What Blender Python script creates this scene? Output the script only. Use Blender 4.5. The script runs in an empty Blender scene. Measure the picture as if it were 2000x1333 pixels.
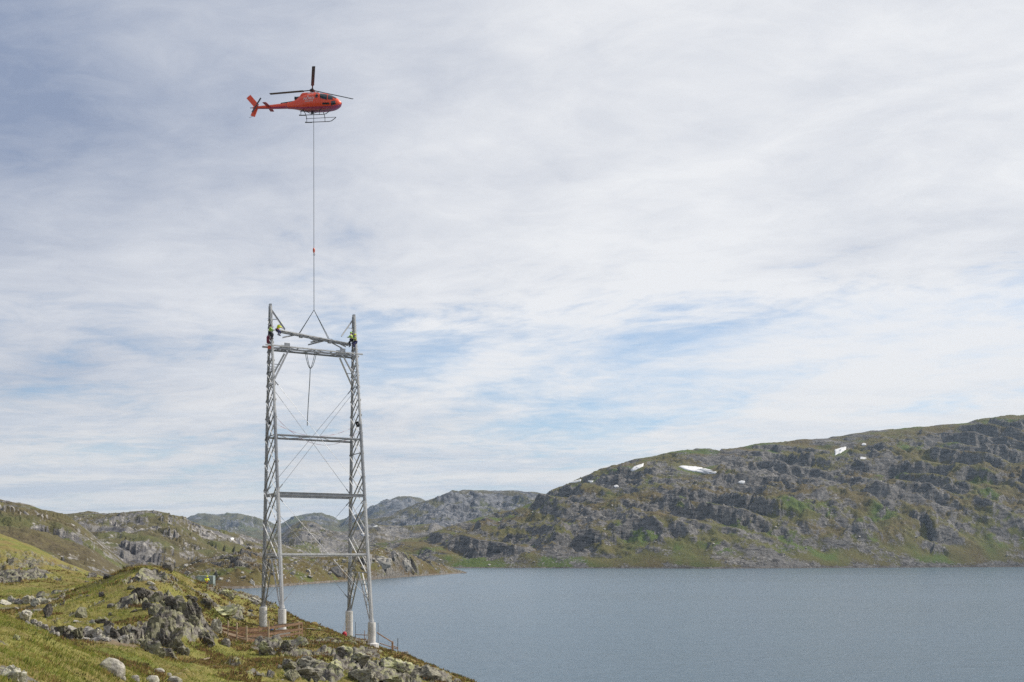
import bpy, bmesh, math, random
import numpy as np
from mathutils import Vector, Matrix

random.seed(7)
rng = np.random.RandomState(7)
scene = bpy.context.scene
COL = scene.collection

# ------------------------------------------------------------------ camera
F, CX, CY, H = 2100.0, 1000.0, 1085.0, 18.0     # focal length / principal point on the 2000 px photo, eye above lake


def W(px, py, Y):
    """survey helper: the point seen at photo pixel (px, py) at ground distance Y"""
    return Vector(((px - CX) / F * Y, Y, H - (py - CY) / F * Y))


cam_data = bpy.data.cameras.new('camera')
cam = bpy.data.objects.new('camera', cam_data)
COL.objects.link(cam)
cam.location = (0, 0, H)
cam.rotation_euler = (math.radians(90), 0, 0)
cam_data.sensor_width = 36.0
cam_data.lens = F / 2000.0 * 36.0
cam_data.shift_y = (CY - 666.5) / 2000.0
cam_data.clip_start = 0.5
cam_data.clip_end = 60000.0
scene.camera = cam

# ------------------------------------------------------------------ node helper


class NT:
    def __init__(self, tree):
        self.t = tree
        tree.nodes.clear()

    def n(self, typ, ins=None, **attrs):
        nd = self.t.nodes.new(typ)
        for k, v in attrs.items():
            setattr(nd, k, v)
        for k, v in (ins or {}).items():
            sock = nd.inputs[k]
            if isinstance(v, bpy.types.NodeSocket):
                self.t.links.new(v, sock)
            elif isinstance(v, bpy.types.Node):
                self.t.links.new(v.outputs[0], sock)
            else:
                sock.default_value = v
        return nd

    def m(self, op, a, b=None, c=None, clamp=False):
        ins = {0: a}
        if b is not None:
            ins[1] = b
        if c is not None:
            ins[2] = c
        return self.n('ShaderNodeMath', ins, operation=op, use_clamp=clamp).outputs[0]

    def ss(self, x, lo, hi, a=0.0, b=1.0):
        return self.n('ShaderNodeMapRange', {0: x, 1: lo, 2: hi, 3: a, 4: b},
                      interpolation_type='SMOOTHSTEP').outputs[0]

    def noise(self, vec, scale, detail=4, rough=.55, dist=0.0, norm=True):
        nd = self.n('ShaderNodeTexNoise', {'Vector': vec, 'Scale': scale, 'Detail': detail, 'Roughness': rough,
                                           'Distortion': dist})
        return nd.outputs[0]

    def mix(self, f, a, b, blend='MIX'):
        nd = self.n('ShaderNodeMix', data_type='RGBA', blend_type=blend)
        for k, v in ((0, f), (6, a), (7, b)):
            s = nd.inputs[k]
            if isinstance(v, bpy.types.NodeSocket):
                self.t.links.new(v, s)
            else:
                s.default_value = (*v, 1) if isinstance(v, tuple) and len(v) == 3 else v
        return nd.outputs[2]

    def stretch(self, vec, ang, s, loc=(0, 0, 0)):
        return self.scale(self.scale(vec, (1, 1, 1), loc, (0, 0, math.radians(ang))), s)

    def scale(self, vec, s, loc=(0, 0, 0), rot=(0, 0, 0)):
        return self.n('ShaderNodeMapping', {'Vector': vec, 'Scale': s, 'Location': loc, 'Rotation': rot}).outputs[0]


# ------------------------------------------------------------------ sun and sky
SUN_EL, SUN_AZ = math.radians(43), math.radians(70)
SUN = Vector((math.cos(SUN_EL) * math.sin(SUN_AZ), math.cos(SUN_EL) * math.cos(SUN_AZ), math.sin(SUN_EL)))
sun_data = bpy.data.lights.new('sun', 'SUN')
sun_data.energy = 4.4
sun_data.angle = math.radians(0.6)
sun_data.color = (1.0, 0.95, 0.86)
sun = bpy.data.objects.new('sun', sun_data)
COL.objects.link(sun)
sun.rotation_euler = SUN.to_track_quat('Z', 'Y').to_euler()
sun.location = (60, -20, 120)

world = bpy.data.worlds.new('World')
scene.world = world
world.use_nodes = True


def build_sky():
    T = NT(world.node_tree)
    sky = T.n('ShaderNodeTexSky', sky_type='NISHITA', sun_disc=False, sun_elevation=SUN_EL, sun_rotation=SUN_AZ,
              altitude=600.0, air_density=1.0, dust_density=0.6, ozone_density=1.0)
    d = T.n('ShaderNodeTexCoord').outputs['Generated']
    sp = T.n('ShaderNodeSeparateXYZ', {0: d})
    x, y, z = sp.outputs
    zz = T.m('MAXIMUM', z, 0.0)
    hor = T.m('SQRT', T.m('ADD', T.m('MULTIPLY', x, x), T.m('MULTIPLY', y, y)))
    e = T.m('DIVIDE', zz, T.m('MAXIMUM', hor, 0.02))          # tangent of elevation
    az = T.m('ARCTAN2', x, y)
    k = T.m('DIVIDE', 1.0, T.m('ADD', zz, 0.10))
    plane = T.n('ShaderNodeCombineXYZ', {0: T.m('MULTIPLY', x, k), 1: T.m('MULTIPLY', y, k), 2: 0.0}).outputs[0]
    # warp the cloud sheet a little so that the streaks bend
    wv = T.n('ShaderNodeTexNoise', {'Vector': plane, 'Scale': .8, 'Detail': 3.0})
    w2 = T.n('ShaderNodeVectorMath', {0: wv.outputs[1], 1: (.5, .5, .5)}, operation='SUBTRACT')
    w3 = T.n('ShaderNodeVectorMath', {0: w2.outputs[0], 3: .55}, operation='SCALE')
    pl = T.n('ShaderNodeVectorMath', {0: plane, 1: w3.outputs[0]}, operation='ADD').outputs[0]
    big = T.noise(T.stretch(pl, 50, (.7, 1.15, 1), (3.1, 1.7, 0)), 1.0, 5, .5, .2)
    streak = T.noise(T.stretch(pl, 46, (.55, 1.7, 1), (9.3, 4.1, 0)), 1.4, 7, .58, .3)
    puff = T.noise(T.stretch(pl, 40, (.95, 1.25, 1), (1.3, 7.7, 0)), 2.9, 8, .60, .35)
    fine = T.noise(T.scale(pl, (1.0, 1.5, 1), (4.3, 2.7, 0), (0, 0, .4)), 9.0, 6, .65, .5)
    low = T.noise(T.scale(plane, (.35, 1.2, 1), (5.5, .3, 0)), 1.6, 7, .6, .2)
    low2 = T.noise(T.scale(plane, (.5, .5, 1), (2.2, 9.1, 0)), 1.3, 4, .55)
    # share of blue showing: a belt of thinner cloud about 9 to 13 degrees up, widest towards the sun side
    ge = T.m('SUBTRACT', T.m('ADD', e, T.m('MULTIPLY', T.m('SUBTRACT', puff, .5), .09)), T.m('MULTIPLY', T.ss(az, .0, .40), .022))
    gap = T.m('MULTIPLY', T.m('MULTIPLY', T.ss(ge, .150, .195), T.ss(ge, .238, .212)), T.m('MULTIPLY', T.ss(az, -.24, -.12, .12, 1.0), T.m('SUBTRACT', 1.0, T.m('MULTIPLY', T.m('MULTIPLY', T.ss(az, -.07, .0), T.ss(az, .12, .06)), .75))))
    thin = T.m('MULTIPLY', T.m('MULTIPLY', T.ss(e, .08, .15), T.ss(e, .22, .16)), T.ss(az, -.30, .0, .15, 1.0))
    hole = T.m('MULTIPLY', T.ss(e, .26, .30), T.ss(e, .37, .32))
    cover = T.m('ADD', T.m('MULTIPLY', big, .45), T.m('ADD', T.m('MULTIPLY', streak, .35), T.m('ADD', T.m('MULTIPLY', puff, .40), T.m('MULTIPLY', fine, .22))))
    cover = T.m('SUBTRACT', cover, T.m('MULTIPLY', T.m('MULTIPLY', gap, T.ss(low2, .30, .58, .45, 1.15)), .125))
    cover = T.m('SUBTRACT', cover, T.m('MULTIPLY', thin, .07))
    cover = T.m('SUBTRACT', cover, T.m('MULTIPLY', hole, .045))
    cover = T.m('ADD', cover, T.m('MULTIPLY', T.ss(e, .22, .32), .15))
    cover = T.m('ADD', cover, T.m('MULTIPLY', T.ss(az, .0, .4), .05))
    alpha = T.ss(cover, .44, .74, .30, 1.0)
    # one bank of broken puffs inside the belt
    wx = T.m('DIVIDE', T.m('SUBTRACT', az, .04), .10)
    wy = T.m('DIVIDE', T.m('SUBTRACT', T.m('SUBTRACT', e, .184), T.m('MULTIPLY', T.m('SUBTRACT', az, .04), .16)), .020)
    wr = T.m('SUBTRACT', 1.0, T.m('ADD', T.m('MULTIPLY', wx, wx), T.m('MULTIPLY', wy, wy)))
    bank = T.ss(T.m('ADD', wr, T.m('MULTIPLY', T.m('SUBTRACT', T.m('ADD', puff, fine), 1.0), 2.6)), .0, .8)
    cover = T.m('ADD', cover, T.m('MULTIPLY', bank, .16))
    # cloud brightness: brighter towards the sun side, greyer bellies away from it
    toward = T.n('ShaderNodeVectorMath', {0: d, 1: tuple(SUN)}, operation='DOT_PRODUCT').outputs[1]
    lit = T.ss(toward, -.10, .60)
    tex = T.m('ADD', T.m('MULTIPLY', streak, .22), T.m('ADD', T.m('MULTIPLY', big, .63), T.m('ADD', T.m('MULTIPLY', puff, .42), T.m('MULTIPLY', fine, .26))))
    tone = T.m('ADD', T.m('MULTIPLY', lit, .74), T.m('MULTIPLY', T.m('SUBTRACT', tex, .765), 1.25))
    mass = T.noise(T.stretch(plane, 35, (.55, .9, 1), (6.1, 3.3, 0)), 1.0, 3, .5, .2)
    tone = T.m('ADD', tone, T.m('MULTIPLY', T.m('SUBTRACT', mass, .5), 1.1))
    tone = T.m('ADD', tone, T.m('MULTIPLY', bank, .18))
    tone = T.m('ADD', tone, T.ss(e, .47, .12, -.10, .46), clamp=True)
    grey = (.275, .335, .475)
    white = (.86, .87, .895)
    cl = T.mix(tone, grey, white)
    hz = T.ss(e, .22, .01)
    horizon = T.mix(T.ss(T.m('ADD', low, T.m('MULTIPLY', T.m('SUBTRACT', fine, .5), .35)), .36, .62), (.60, .65, .72), (.86, .835, .80))
    cl = T.mix(T.m('MULTIPLY', hz, .85), cl, horizon)
    alpha = T.m('MAXIMUM', alpha, T.ss(e, .14, .04, 0.0, .93))
    blue = T.n('ShaderNodeVectorMath', {0: sky.outputs[0], 1: (.088, .112, .128)}, operation='MULTIPLY').outputs[0]
    col = T.mix(alpha, blue, cl)
    ground = T.ss(z, -.02, .0)
    col = T.mix(ground, (.10, .11, .11), col)
    # everything is mixed at ten times display level and brought down by the Background strength
    up10 = T.n('ShaderNodeVectorMath', {0: col, 3: 10.0}, operation='SCALE').outputs[0]
    bg = T.n('ShaderNodeBackground', {0: up10, 1: 0.1})
    T.n('ShaderNodeOutputWorld', {0: bg})


build_sky()

scene.view_settings.view_transform = 'Standard'
scene.view_settings.look = 'None'
scene.view_settings.exposure = 0.0
scene.view_settings.gamma = 1.0
scene.view_settings.use_curve_mapping = False
scene.render.engine = 'CYCLES'
scene.cycles.max_bounces = 5
scene.cycles.diffuse_bounces = 2
scene.cycles.glossy_bounces = 3
scene.cycles.transparent_max_bounces = 6
scene.cycles.volume_bounces = 0
scene.cycles.use_denoising = False
scene.render.film_transparent = False

# ------------------------------------------------------------------ noise (numpy)
_pr = np.random.RandomState(11)
_perm = np.concatenate([_pr.permutation(512)] * 2)
_ang = _pr.rand(512) * 2 * np.pi
_gx, _gy = np.cos(_ang), np.sin(_ang)
_rv = _pr.rand(512, 4)


def _h(ix, iy):
    return _perm[(_perm[ix & 511] + iy) & 511]


def perlin(x, y):
    xi = np.floor(x).astype(np.int64); yi = np.floor(y).astype(np.int64)
    xf, yf = x - xi, y - yi
    u = xf * xf * xf * (xf * (xf * 6 - 15) + 10); v = yf * yf * yf * (yf * (yf * 6 - 15) + 10)

    def g(a, b):
        hh = _h(xi + a, yi + b)
        return _gx[hh] * (xf - a) + _gy[hh] * (yf - b)
    n0 = g(0, 0) * (1 - u) + g(1, 0) * u
    n1 = g(0, 1) * (1 - u) + g(1, 1) * u
    return (n0 * (1 - v) + n1 * v) * 1.5


def fbm(x, y, octv=4, gain=.5, lac=2.07):
    s = 0.0; a = 1.0; tot = 0.0
    for i in range(octv):
        s = s + a * perlin(x + 17.3 * i, y - 9.1 * i)
        tot += a; a *= gain; x = x * lac; y = y * lac
    return s / tot


def ridged(x, y, octv=4, gain=.5):
    s = 0.0; a = 1.0; tot = 0.0
    for i in range(octv):
        s = s + a * (1 - 2 * np.abs(perlin(x + 31.7 * i, y + 5.3 * i)))
        tot += a; a *= gain; x = x * 2.1; y = y * 2.1
    return s / tot


def blocks(x, y, tilt=1.0):
    """jittered cells with their own height and tilt: returns block height (-.5...+.5) and distance to the joint"""
    xi = np.floor(x).astype(np.int64); yi = np.floor(y).astype(np.int64)
    f1 = np.full(x.shape, 9.0); f2 = np.full(x.shape, 9.0); hb = np.zeros(x.shape)
    for a in (-1, 0, 1):
        for b in (-1, 0, 1):
            r = _rv[_h(xi + a, yi + b)]
            dx = xi + a + .1 + .8 * r[..., 0] - x; dy = yi + b + .1 + .8 * r[..., 1] - y
            dd = dx * dx + dy * dy
            hh = (r[..., 2] - .5) - tilt * (dx * (r[..., 3] - .5) + dy * (r[..., 0] - .5))
            new = dd < f1
            f2 = np.where(new, f1, np.minimum(f2, dd)); hb = np.where(new, hh, hb); f1 = np.where(new, dd, f1)
    return hb, np.sqrt(f2) - np.sqrt(f1)


def sstep(a, b, x):
    t = np.clip((x - a) / (b - a), 0, 1)
    return t * t * (3 - 2 * t)


def blur(a, sig, axis):
    r = int(max(1, 3 * sig)); k = np.exp(-.5 * (np.arange(-r, r + 1) / sig) ** 2); k /= k.sum()
    pad = [(0, 0)] * a.ndim; pad[axis] = (r, r)
    ap = np.pad(a, pad, mode='edge')
    return np.apply_along_axis(lambda v: np.convolve(v, k, mode='valid'), axis, ap)


# ------------------------------------------------------------------ object helpers


def link(name, mesh, mat=None, parent=None, label=None, cat=None, group=None, kind=None):
    o = bpy.data.objects.new(name, mesh)
    COL.objects.link(o)
    if mat is not None and mesh is not None and not mesh.materials:
        mesh.materials.append(mat)
    if parent is not None:
        o.parent = parent
    tag(o, label, cat, group, kind)
    return o


def tag(o, label=None, cat=None, group=None, kind=None):
    for k, v in (('label', label), ('category', cat), ('group', group), ('kind', kind)):
        if v:
            o[k] = v
    return o


def empty(name, loc=(0, 0, 0), rz=0.0, label=None, cat=None, group=None):
    o = link(name, None, label=label, cat=cat, group=group)
    o.location = loc
    o.rotation_euler = (0, 0, rz)
    o.empty_display_size = .3
    return o


def mesh_np(name, V, faces, smooth=True):
    """faces: (n,3) or (n,4) int array"""
    me = bpy.data.meshes.new(name)
    n, k = faces.shape
    me.vertices.add(len(V)); me.vertices.foreach_set('co', np.asarray(V, np.float32).ravel())
    me.loops.add(n * k); me.loops.foreach_set('vertex_index', faces.astype(np.int32).ravel())
    me.polygons.add(n)
    me.polygons.foreach_set('loop_start', np.arange(0, n * k, k, dtype=np.int32))
    me.polygons.foreach_set('use_smooth', np.full(n, smooth))
    me.update(calc_edges=True)
    return me


def grid_faces(R, C):
    i = np.arange(R - 1)[:, None] * C + np.arange(C - 1)[None, :]
    return np.stack([i, i + 1, i + C + 1, i + C], -1).reshape(-1, 4)


def grid_mesh(name, P, mask=None, smooth=True):
    R, C, _ = P.shape
    me = mesh_np(name, P.reshape(-1, 3), grid_faces(R, C), smooth)
    if mask is not None:
        at = me.attributes.new('mask', 'FLOAT_COLOR', 'POINT')
        at.data.foreach_set('color', mask.astype(np.float32).ravel())
    return me


def grid_slope(P):
    dr = np.gradient(P, axis=0); dc = np.gradient(P, axis=1)
    nrm = np.cross(dc, dr)
    nrm /= np.linalg.norm(nrm, axis=-1, keepdims=True) + 1e-9
    return 1 - np.abs(nrm[..., 2])


# ------------------------------------------------------------------ ground materials
def new_mat(name):
    m = bpy.data.materials.new(name)
    m.use_nodes = True
    return m, NT(m.node_tree)


def ground_mat(name, s, veg=(.12, .105, .045), brown=(.115, .078, .045), green=(.075, .115, .028),
               rock=(.30, .285, .28), dark=(.105, .10, .105), pale=(.44, .41, .37), lichen=0.0, bump=.3, strata=(1, 1, 1)):
    """s: size in metres of the coarse colour variation"""
    m, T = new_mat(name)
    pos = T.n('ShaderNodeNewGeometry').outputs['Position']
    mk = T.n('ShaderNodeVertexColor', layer_name='mask')
    sp = T.n('ShaderNodeSeparateColor', {0: mk.outputs[0]})
    r, g, b = sp.outputs
    n1 = T.noise(pos, 1 / s, 6, .6)
    n2 = T.noise(pos, 4.5 / s, 5, .65)
    n3 = T.noise(T.scale(pos, strata, rot=(0, .5, .3)), 11 / s, 6, .65, .3)
    n4 = T.noise(pos, 26 / s, 4, .7)
    n5 = T.noise(pos, 90 / s, 3, .7)
    vg = T.mix(T.ss(n1, .38, .62), veg, brown)
    vg = T.mix(T.m('MULTIPLY', T.ss(n4, .45, .7), .6), vg, (veg[0] * 1.55, veg[1] * 1.45, veg[2] * 1.3))
    vg = T.mix(T.m('MULTIPLY', T.ss(n2, .52, .68), .75), vg, (brown[0] * .62, brown[1] * .62, brown[2] * .6))
    vg = T.mix(g, vg, T.mix(T.ss(n4, .35, .65), green, (green[0] * 1.7, green[1] * 1.35, green[2] * 1.5)))
    vg = T.mix(T.m('MULTIPLY', T.ss(n5, .45, .75), .45), vg, (veg[0] * 1.8, veg[1] * 1.75, veg[2] * 1.7))
    rk = T.mix(T.ss(n3, .36, .60), dark, rock)
    rk = T.mix(T.m('MULTIPLY', T.ss(T.m('ADD', n4, T.m('MULTIPLY', T.m('SUBTRACT', n2, .5), .5)), .52, .70), .85), rk, pale)
    rk = T.mix(T.m('MULTIPLY', T.ss(n5, .56, .72), .5), rk, dark)
    if lichen:
        lm = T.m('MULTIPLY', T.ss(T.noise(pos, 9 / s, 5, .6), .48, .60), lichen)
        lm = T.m('MULTIPLY', lm, T.ss(n5, .38, .55))
        rk = T.mix(lm, rk, (.42, .42, .20))
    fr = T.m('ADD', r, T.m('MULTIPLY', T.m('SUBTRACT', n4, .5), .9))
    fr = T.m('ADD', fr, T.m('MULTIPLY', T.m('SUBTRACT', n5, .5), .5))
    col = T.mix(T.ss(fr, .42, .58), vg, rk)
    col = T.mix(b, col, T.mix(n4, (.13, .085, .05), (.26, .2, .15)))      # bare peat / gravel
    hgt = T.m('ADD', n4, T.m('MULTIPLY', n5, .6))
    bp = T.n('ShaderNodeBump', {'Strength': bump, 'Distance': s / 26, 'Height': hgt})
    bs = T.n('ShaderNodeBsdfPrincipled', {'Base Color': col, 'Roughness': .93, 'Specular IOR Level': .15, 'Normal': bp})
    T.n('ShaderNodeOutputMaterial', {0: bs})
    return m


def water_mat():
    m, T = new_mat('lake_water')
    pos = T.n('ShaderNodeNewGeometry').outputs['Position']
    a = T.noise(T.scale(pos, (1, 1, 1), rot=(0, 0, .35)), .16, 3, .6, .4)
    b = T.noise(T.scale(pos, (.8, 1.5, 1), rot=(0, 0, .25)), .75, 4, .65, .3)
    c = T.noise(pos, 3.2, 2, .6)
    gust = T.noise(T.scale(pos, (.0035, .012, 1)), 1.0, 4, .6, .4)
    sw = T.noise(T.scale(pos, (.045, .10, 1), rot=(0, 0, .2)), 1.0, 5, .7, .5)
    hgt = T.m('ADD', T.m('MULTIPLY', a, 1.5), T.m('ADD', T.m('MULTIPLY', b, .75), T.m('ADD', T.m('MULTIPLY', c, .10), T.m('MULTIPLY', sw, 2.0))))
    bp = T.n('ShaderNodeBump', {'Strength': T.ss(gust, .36, .62, .78, 1.0), 'Distance': .38, 'Height': hgt})
    bs = T.n('ShaderNodeBsdfPrincipled', {'Base Color': (.085, .135, .18, 1), 'Roughness': T.ss(gust, .36, .62, .19, .23), 'IOR': 1.33,
                                          'Specular IOR Level': .5, 'Normal': bp})
    T.n('ShaderNodeOutputMaterial', {0: bs})
    return m


M_water = water_mat()
lake_me = mesh_np('lake', np.array([(-2500, 10, 0), (4500, 10, 0), (4500, 3600, 0), (-2500, 3600, 0)], float),
                  np.array([[0, 1, 2, 3]]))
lake = link('lake', lake_me, M_water, kind='structure')

# ------------------------------------------------------------------ far ground: hills and mountains
HILLS = {}


def hill(name, crest, base, px0, px1, ncol, nrow, mat, amp, wl, seed, bump_env=.35, shape=.8, rock_bias=0.0,
         back=.35, blk=None, green_amt=1.0, terr=None, sil=.45, snow=()):
    """crest / base: survey points (px, py, distance).  The slope runs from the base line up to the crest and over."""
    px = np.linspace(px0, px1, ncol)
    c = np.array(crest, float); b = np.array(base, float)
    cp, cY = np.interp(px, c[:, 0], c[:, 1]), np.interp(px, c[:, 0], c[:, 2])
    bp_, bY = np.interp(px, b[:, 0], b[:, 1]), np.interp(px, b[:, 0], b[:, 2])
    sg = ncol / 160.0
    cY, bY = blur(cY, sg * 3, 0), blur(bY, sg * 1.5, 0)
    cp = blur(cp, sg * .5, 0)
    zc = H - (cp - CY) / F * cY
    zb = H - (bp_ - CY) / F * bY
    t = np.concatenate([np.linspace(0, 1, int(nrow * .85), endpoint=False), np.linspace(1, 1 + back, nrow - int(nrow * .85))])
    Y = bY[None] + (cY - bY)[None] * t[:, None]
    U = ((px - CX) / F)[None] * np.ones_like(Y)
    X = U * Y
    so = seed * 13.7
    tw = t[:, None] + .10 * fbm(X / (wl * 3) + so, Y / (wl * 3) - so, 3) * sstep(0, .2, t)[:, None] * sstep(1.0, .8, t)[:, None]
    tw = np.clip(tw, 0, None)
    prof = np.where(tw < 1, np.clip(tw, 0, 1) ** shape, 1 - .35 * (tw - 1) - .8 * (tw - 1) ** 2)
    Z = zb[None] + (zc - zb)[None] * prof
    env = sstep(0.0, .12, t)[:, None] * (sil + (1 - sil) * sstep(1.0, .75, t)[:, None])
    env = env * np.clip((np.abs(zc - zb) / (amp * 5)), .25, 1)[None]
    n = amp * .9 * fbm(X / wl + so, Y / wl + so, 3) + amp * .55 * ridged(X / (wl * .45) - so, Y / (wl * .45), 3)
    n = n + amp * .22 * fbm(X / (wl * .11), Y / (wl * .11) + so, 4, .6)
    rockv = np.zeros_like(Z)
    if blk:
        for (bs, ba, ct) in blk:
            wx = X + bs * .5 * fbm(X / bs * .6, Y / bs * .6 + so, 2); wy = Y + bs * .5 * fbm(X / bs * .6 + 31, Y / bs * .6, 2)
            hb, ed = blocks((wx * .92 + wy * .4) / bs, (-wx * .4 + wy * .92) / (bs * .62))
            region = sstep(-.12, .18, fbm(X / (wl * .9) + 7 * bs, Y / (wl * .9), 3))
            n = n + ba * hb * region - ct * (1 - sstep(0, .16, ed)) * region
            rockv = np.maximum(rockv, region * .35)
    if terr:
        # ledges along tilted strata
        step, dip, tamt = terr
        q = (Z + n * .8 + dip * X + 12 * fbm(X / (wl * 1.2) - so, Y / (wl * 1.2), 3)) / step
        fr = q - np.floor(q)
        sh = sstep(.25, .8, fr) - fr
        sel = sstep(-.1, .25, fbm(X / (wl * 1.6) + 40, Y / (wl * 1.6) + so, 3))
        n = n + step * sh * tamt * sel
    Z = Z + n * env
    if snow:
        # old snow lies where the slope is even
        Zb = blur(blur(Z, 6, 0), 6, 1)
        pjb = CY + (H - Zb) / Y * F
        for (sx, sy, sw_, sh_) in snow:
            j = int(np.clip(np.searchsorted(px, sx), 0, ncol - 1))
            i = int(np.argmax(pjb[:, j] <= sy))
            near_ = np.exp(-(np.maximum(np.abs(px[None] - sx) - sw_ * .5, 0) / 6.0) ** 2 - (np.maximum(np.abs(pjb - sy) - sh_ * .6, 0) / 5.0) ** 2
                           - (np.maximum(np.abs(np.arange(len(t))[:, None] - i) - nrow / 9.0, 0) / 8.0) ** 2)
            Z = Z * (1 - near_) + Zb * near_
    P = np.stack([X, Y, Z], -1)
    sl = grid_slope(P)
    # rock where steep or by chance, green in moist hollows of gentle ground
    rn = fbm(X / (wl * .5) + 3, Y / (wl * .5) + so, 5, .6)
    ls = blur(blur(sl, nrow / 9.0, 0), ncol / 40.0, 1)
    bz = (Z + .32 * X + 14 * fbm(X / wl, Y / wl + so, 3)) / (wl * .16)
    rn = .62 * rn + .55 * fbm(X / (wl * .9) + so, bz, 4, .55) + .35 * fbm(X / (wl * 2.2) - 5, Y / (wl * 2.2), 2)
    rock = np.clip(.385 + rock_bias + (blur(sl, 1.2, 0) - ls * .8 - .06) * 1.5 + 1.0 * rn + .12 * rockv, 0, 1)
    gn = fbm(X / (wl * .7) - 11, Y / (wl * .7) + 2 * so, 4, .55)
    green = sstep(.10, .38, gn + .25 * (.3 - sl)) * green_amt * sstep(.75, .45, rock)
    if terr:
        green = np.clip(green + .35 * sstep(.34, .05, t)[:, None] * sstep(-.25, .2, gn) * sstep(.7, .4, rock), 0, 1)
    wash = sstep(1.7, .8, Z) * (zb[None] < 1.0)                 # bare washed rim along the water
    rock = np.maximum(rock, wash * .9)
    mask = np.stack([rock, green, .35 * wash, np.ones_like(rock)], -1)
    o = link(name, grid_mesh(name, P, mask), mat, kind='structure')
    HILLS[name] = (px, P)
    return o


def hill_z(P, px, X, Y):
    """height of a hill grid at ground point X, Y"""
    j = np.clip(np.searchsorted(px, X / Y * F + CX), 1, len(px) - 1)
    return float(np.interp(Y, P[:, j, 1], P[:, j, 2]))


def hill_hit(key, ppx, ppy):
    px, P = HILLS[key]
    j = int(np.clip(np.searchsorted(px, ppx), 0, len(px) - 1))
    pj = CY + (H - P[:, j, 2]) / P[:, j, 1] * F
    i = int(np.argmax(pj <= ppy)) if (pj <= ppy).any() else int(np.argmin(pj))
    return P[i, j]


def shoreY(py):
    return H * F / (py - CY)


M_right = ground_mat('fell_ground', 90, rock=(.17, .158, .148), dark=(.048, .044, .043), pale=(.32, .298, .27), bump=.6,
                     veg=(.112, .104, .038), brown=(.112, .08, .040), green=(.06, .10, .022), strata=(.5, 1, 2.2))
M_spit = ground_mat('spit_ground', 26, bump=.45, brown=(.088, .058, .03), veg=(.105, .09, .034), rock=(.19, .175, .155), dark=(.06, .054, .048),
                    pale=(.38, .35, .305))
M_left = ground_mat('valley_ground', 110, veg=(.108, .098, .047), brown=(.102, .082, .05), rock=(.21, .196, .18), bump=.5,
                    green=(.08, .12, .035))
M_far = ground_mat('mountain_ground', 330, veg=(.11, .105, .06), brown=(.10, .088, .062), rock=(.19, .19, .20), bump=.5, dark=(.07, .07, .08), pale=(.30, .29, .29),
                   green=(.07, .10, .045))

hill('hill', [(640, 1078, 1850), (740, 1062, 1850), (800, 1052, 1850), (850, 1041, 1880), (900, 1022, 1900), (960, 1006, 1950),
              (1010, 997, 1990), (1040, 985, 2020), (1065, 966, 2050), (1090, 952, 2060), (1120, 941, 2080),
              (1160, 922, 2100), (1200, 910, 2120), (1240, 899, 2120), (1270, 892, 2130), (1330, 881, 2150), (1380, 879, 2150),
              (1420, 880, 2150), (1480, 868, 2160), (1560, 861, 2180), (1640, 854, 2190), (1700, 844, 2190), (1780, 836, 2200),
              (1860, 829, 2200), (1940, 815, 2210), (2000, 811, 2210), (2300, 800, 2220), (2800, 830, 2220)],
     [(640, 1106, shoreY(1110)), (905, 1110, shoreY(1110)), (1400, 1111, shoreY(1111)), (2000, 1108, shoreY(1108)),
      (2800, 1108, shoreY(1108))],
     640, 2500, 1150, 300, M_right, 20, 130, 3, shape=.78, blk=[(95, 22, 3), (34, 4.5, 1.2), (11, 1.5, .6)],
     terr=(34, .25, 1.0), rock_bias=.04, green_amt=.95, sil=.2,
     snow=[(1362, 919, 72, 12), (1640, 881, 26, 14), (1246, 912, 24, 12), (1124, 941, 26, 6), (1154, 941, 10, 4), (1204, 951, 9, 4), (1448, 943, 13, 5), (1687, 869, 8, 4), (1685, 896, 12, 5)])

hill('spit', [(250, 1118, 640), (350, 1107, 680), (385, 1092, 690), (430, 1086, 700), (470, 1081, 710), (520, 1082, 730),
              (560, 1090, 740), (600, 1092, 760), (650, 1088, 790), (700, 1081, 830), (735, 1075, 860), (755, 1069, 880),
              (775, 1076, 900), (795, 1082, 930), (825, 1094, 980), (860, 1102, 1030), (885, 1110, 1080), (900, 1117, 1105), (912, 1121, 1125)],
     [(250, 1152, shoreY(1152)), (400, 1151, shoreY(1151)), (480, 1150, shoreY(1150)), (550, 1146, shoreY(1146)),
      (650, 1138, shoreY(1138)), (725, 1133, shoreY(1133)), (800, 1127, shoreY(1127)), (870, 1122.5, shoreY(1122.5)),
      (905, 1120, shoreY(1120)), (912, 1122, shoreY(1121.5))],
     250, 912, 620, 190, M_spit, 4.6, 42, 5, shape=.62, blk=[(17, 7, 1.2), (6, 2.6, .8)], rock_bias=-.06, green_amt=.6, sil=.55)

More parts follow.
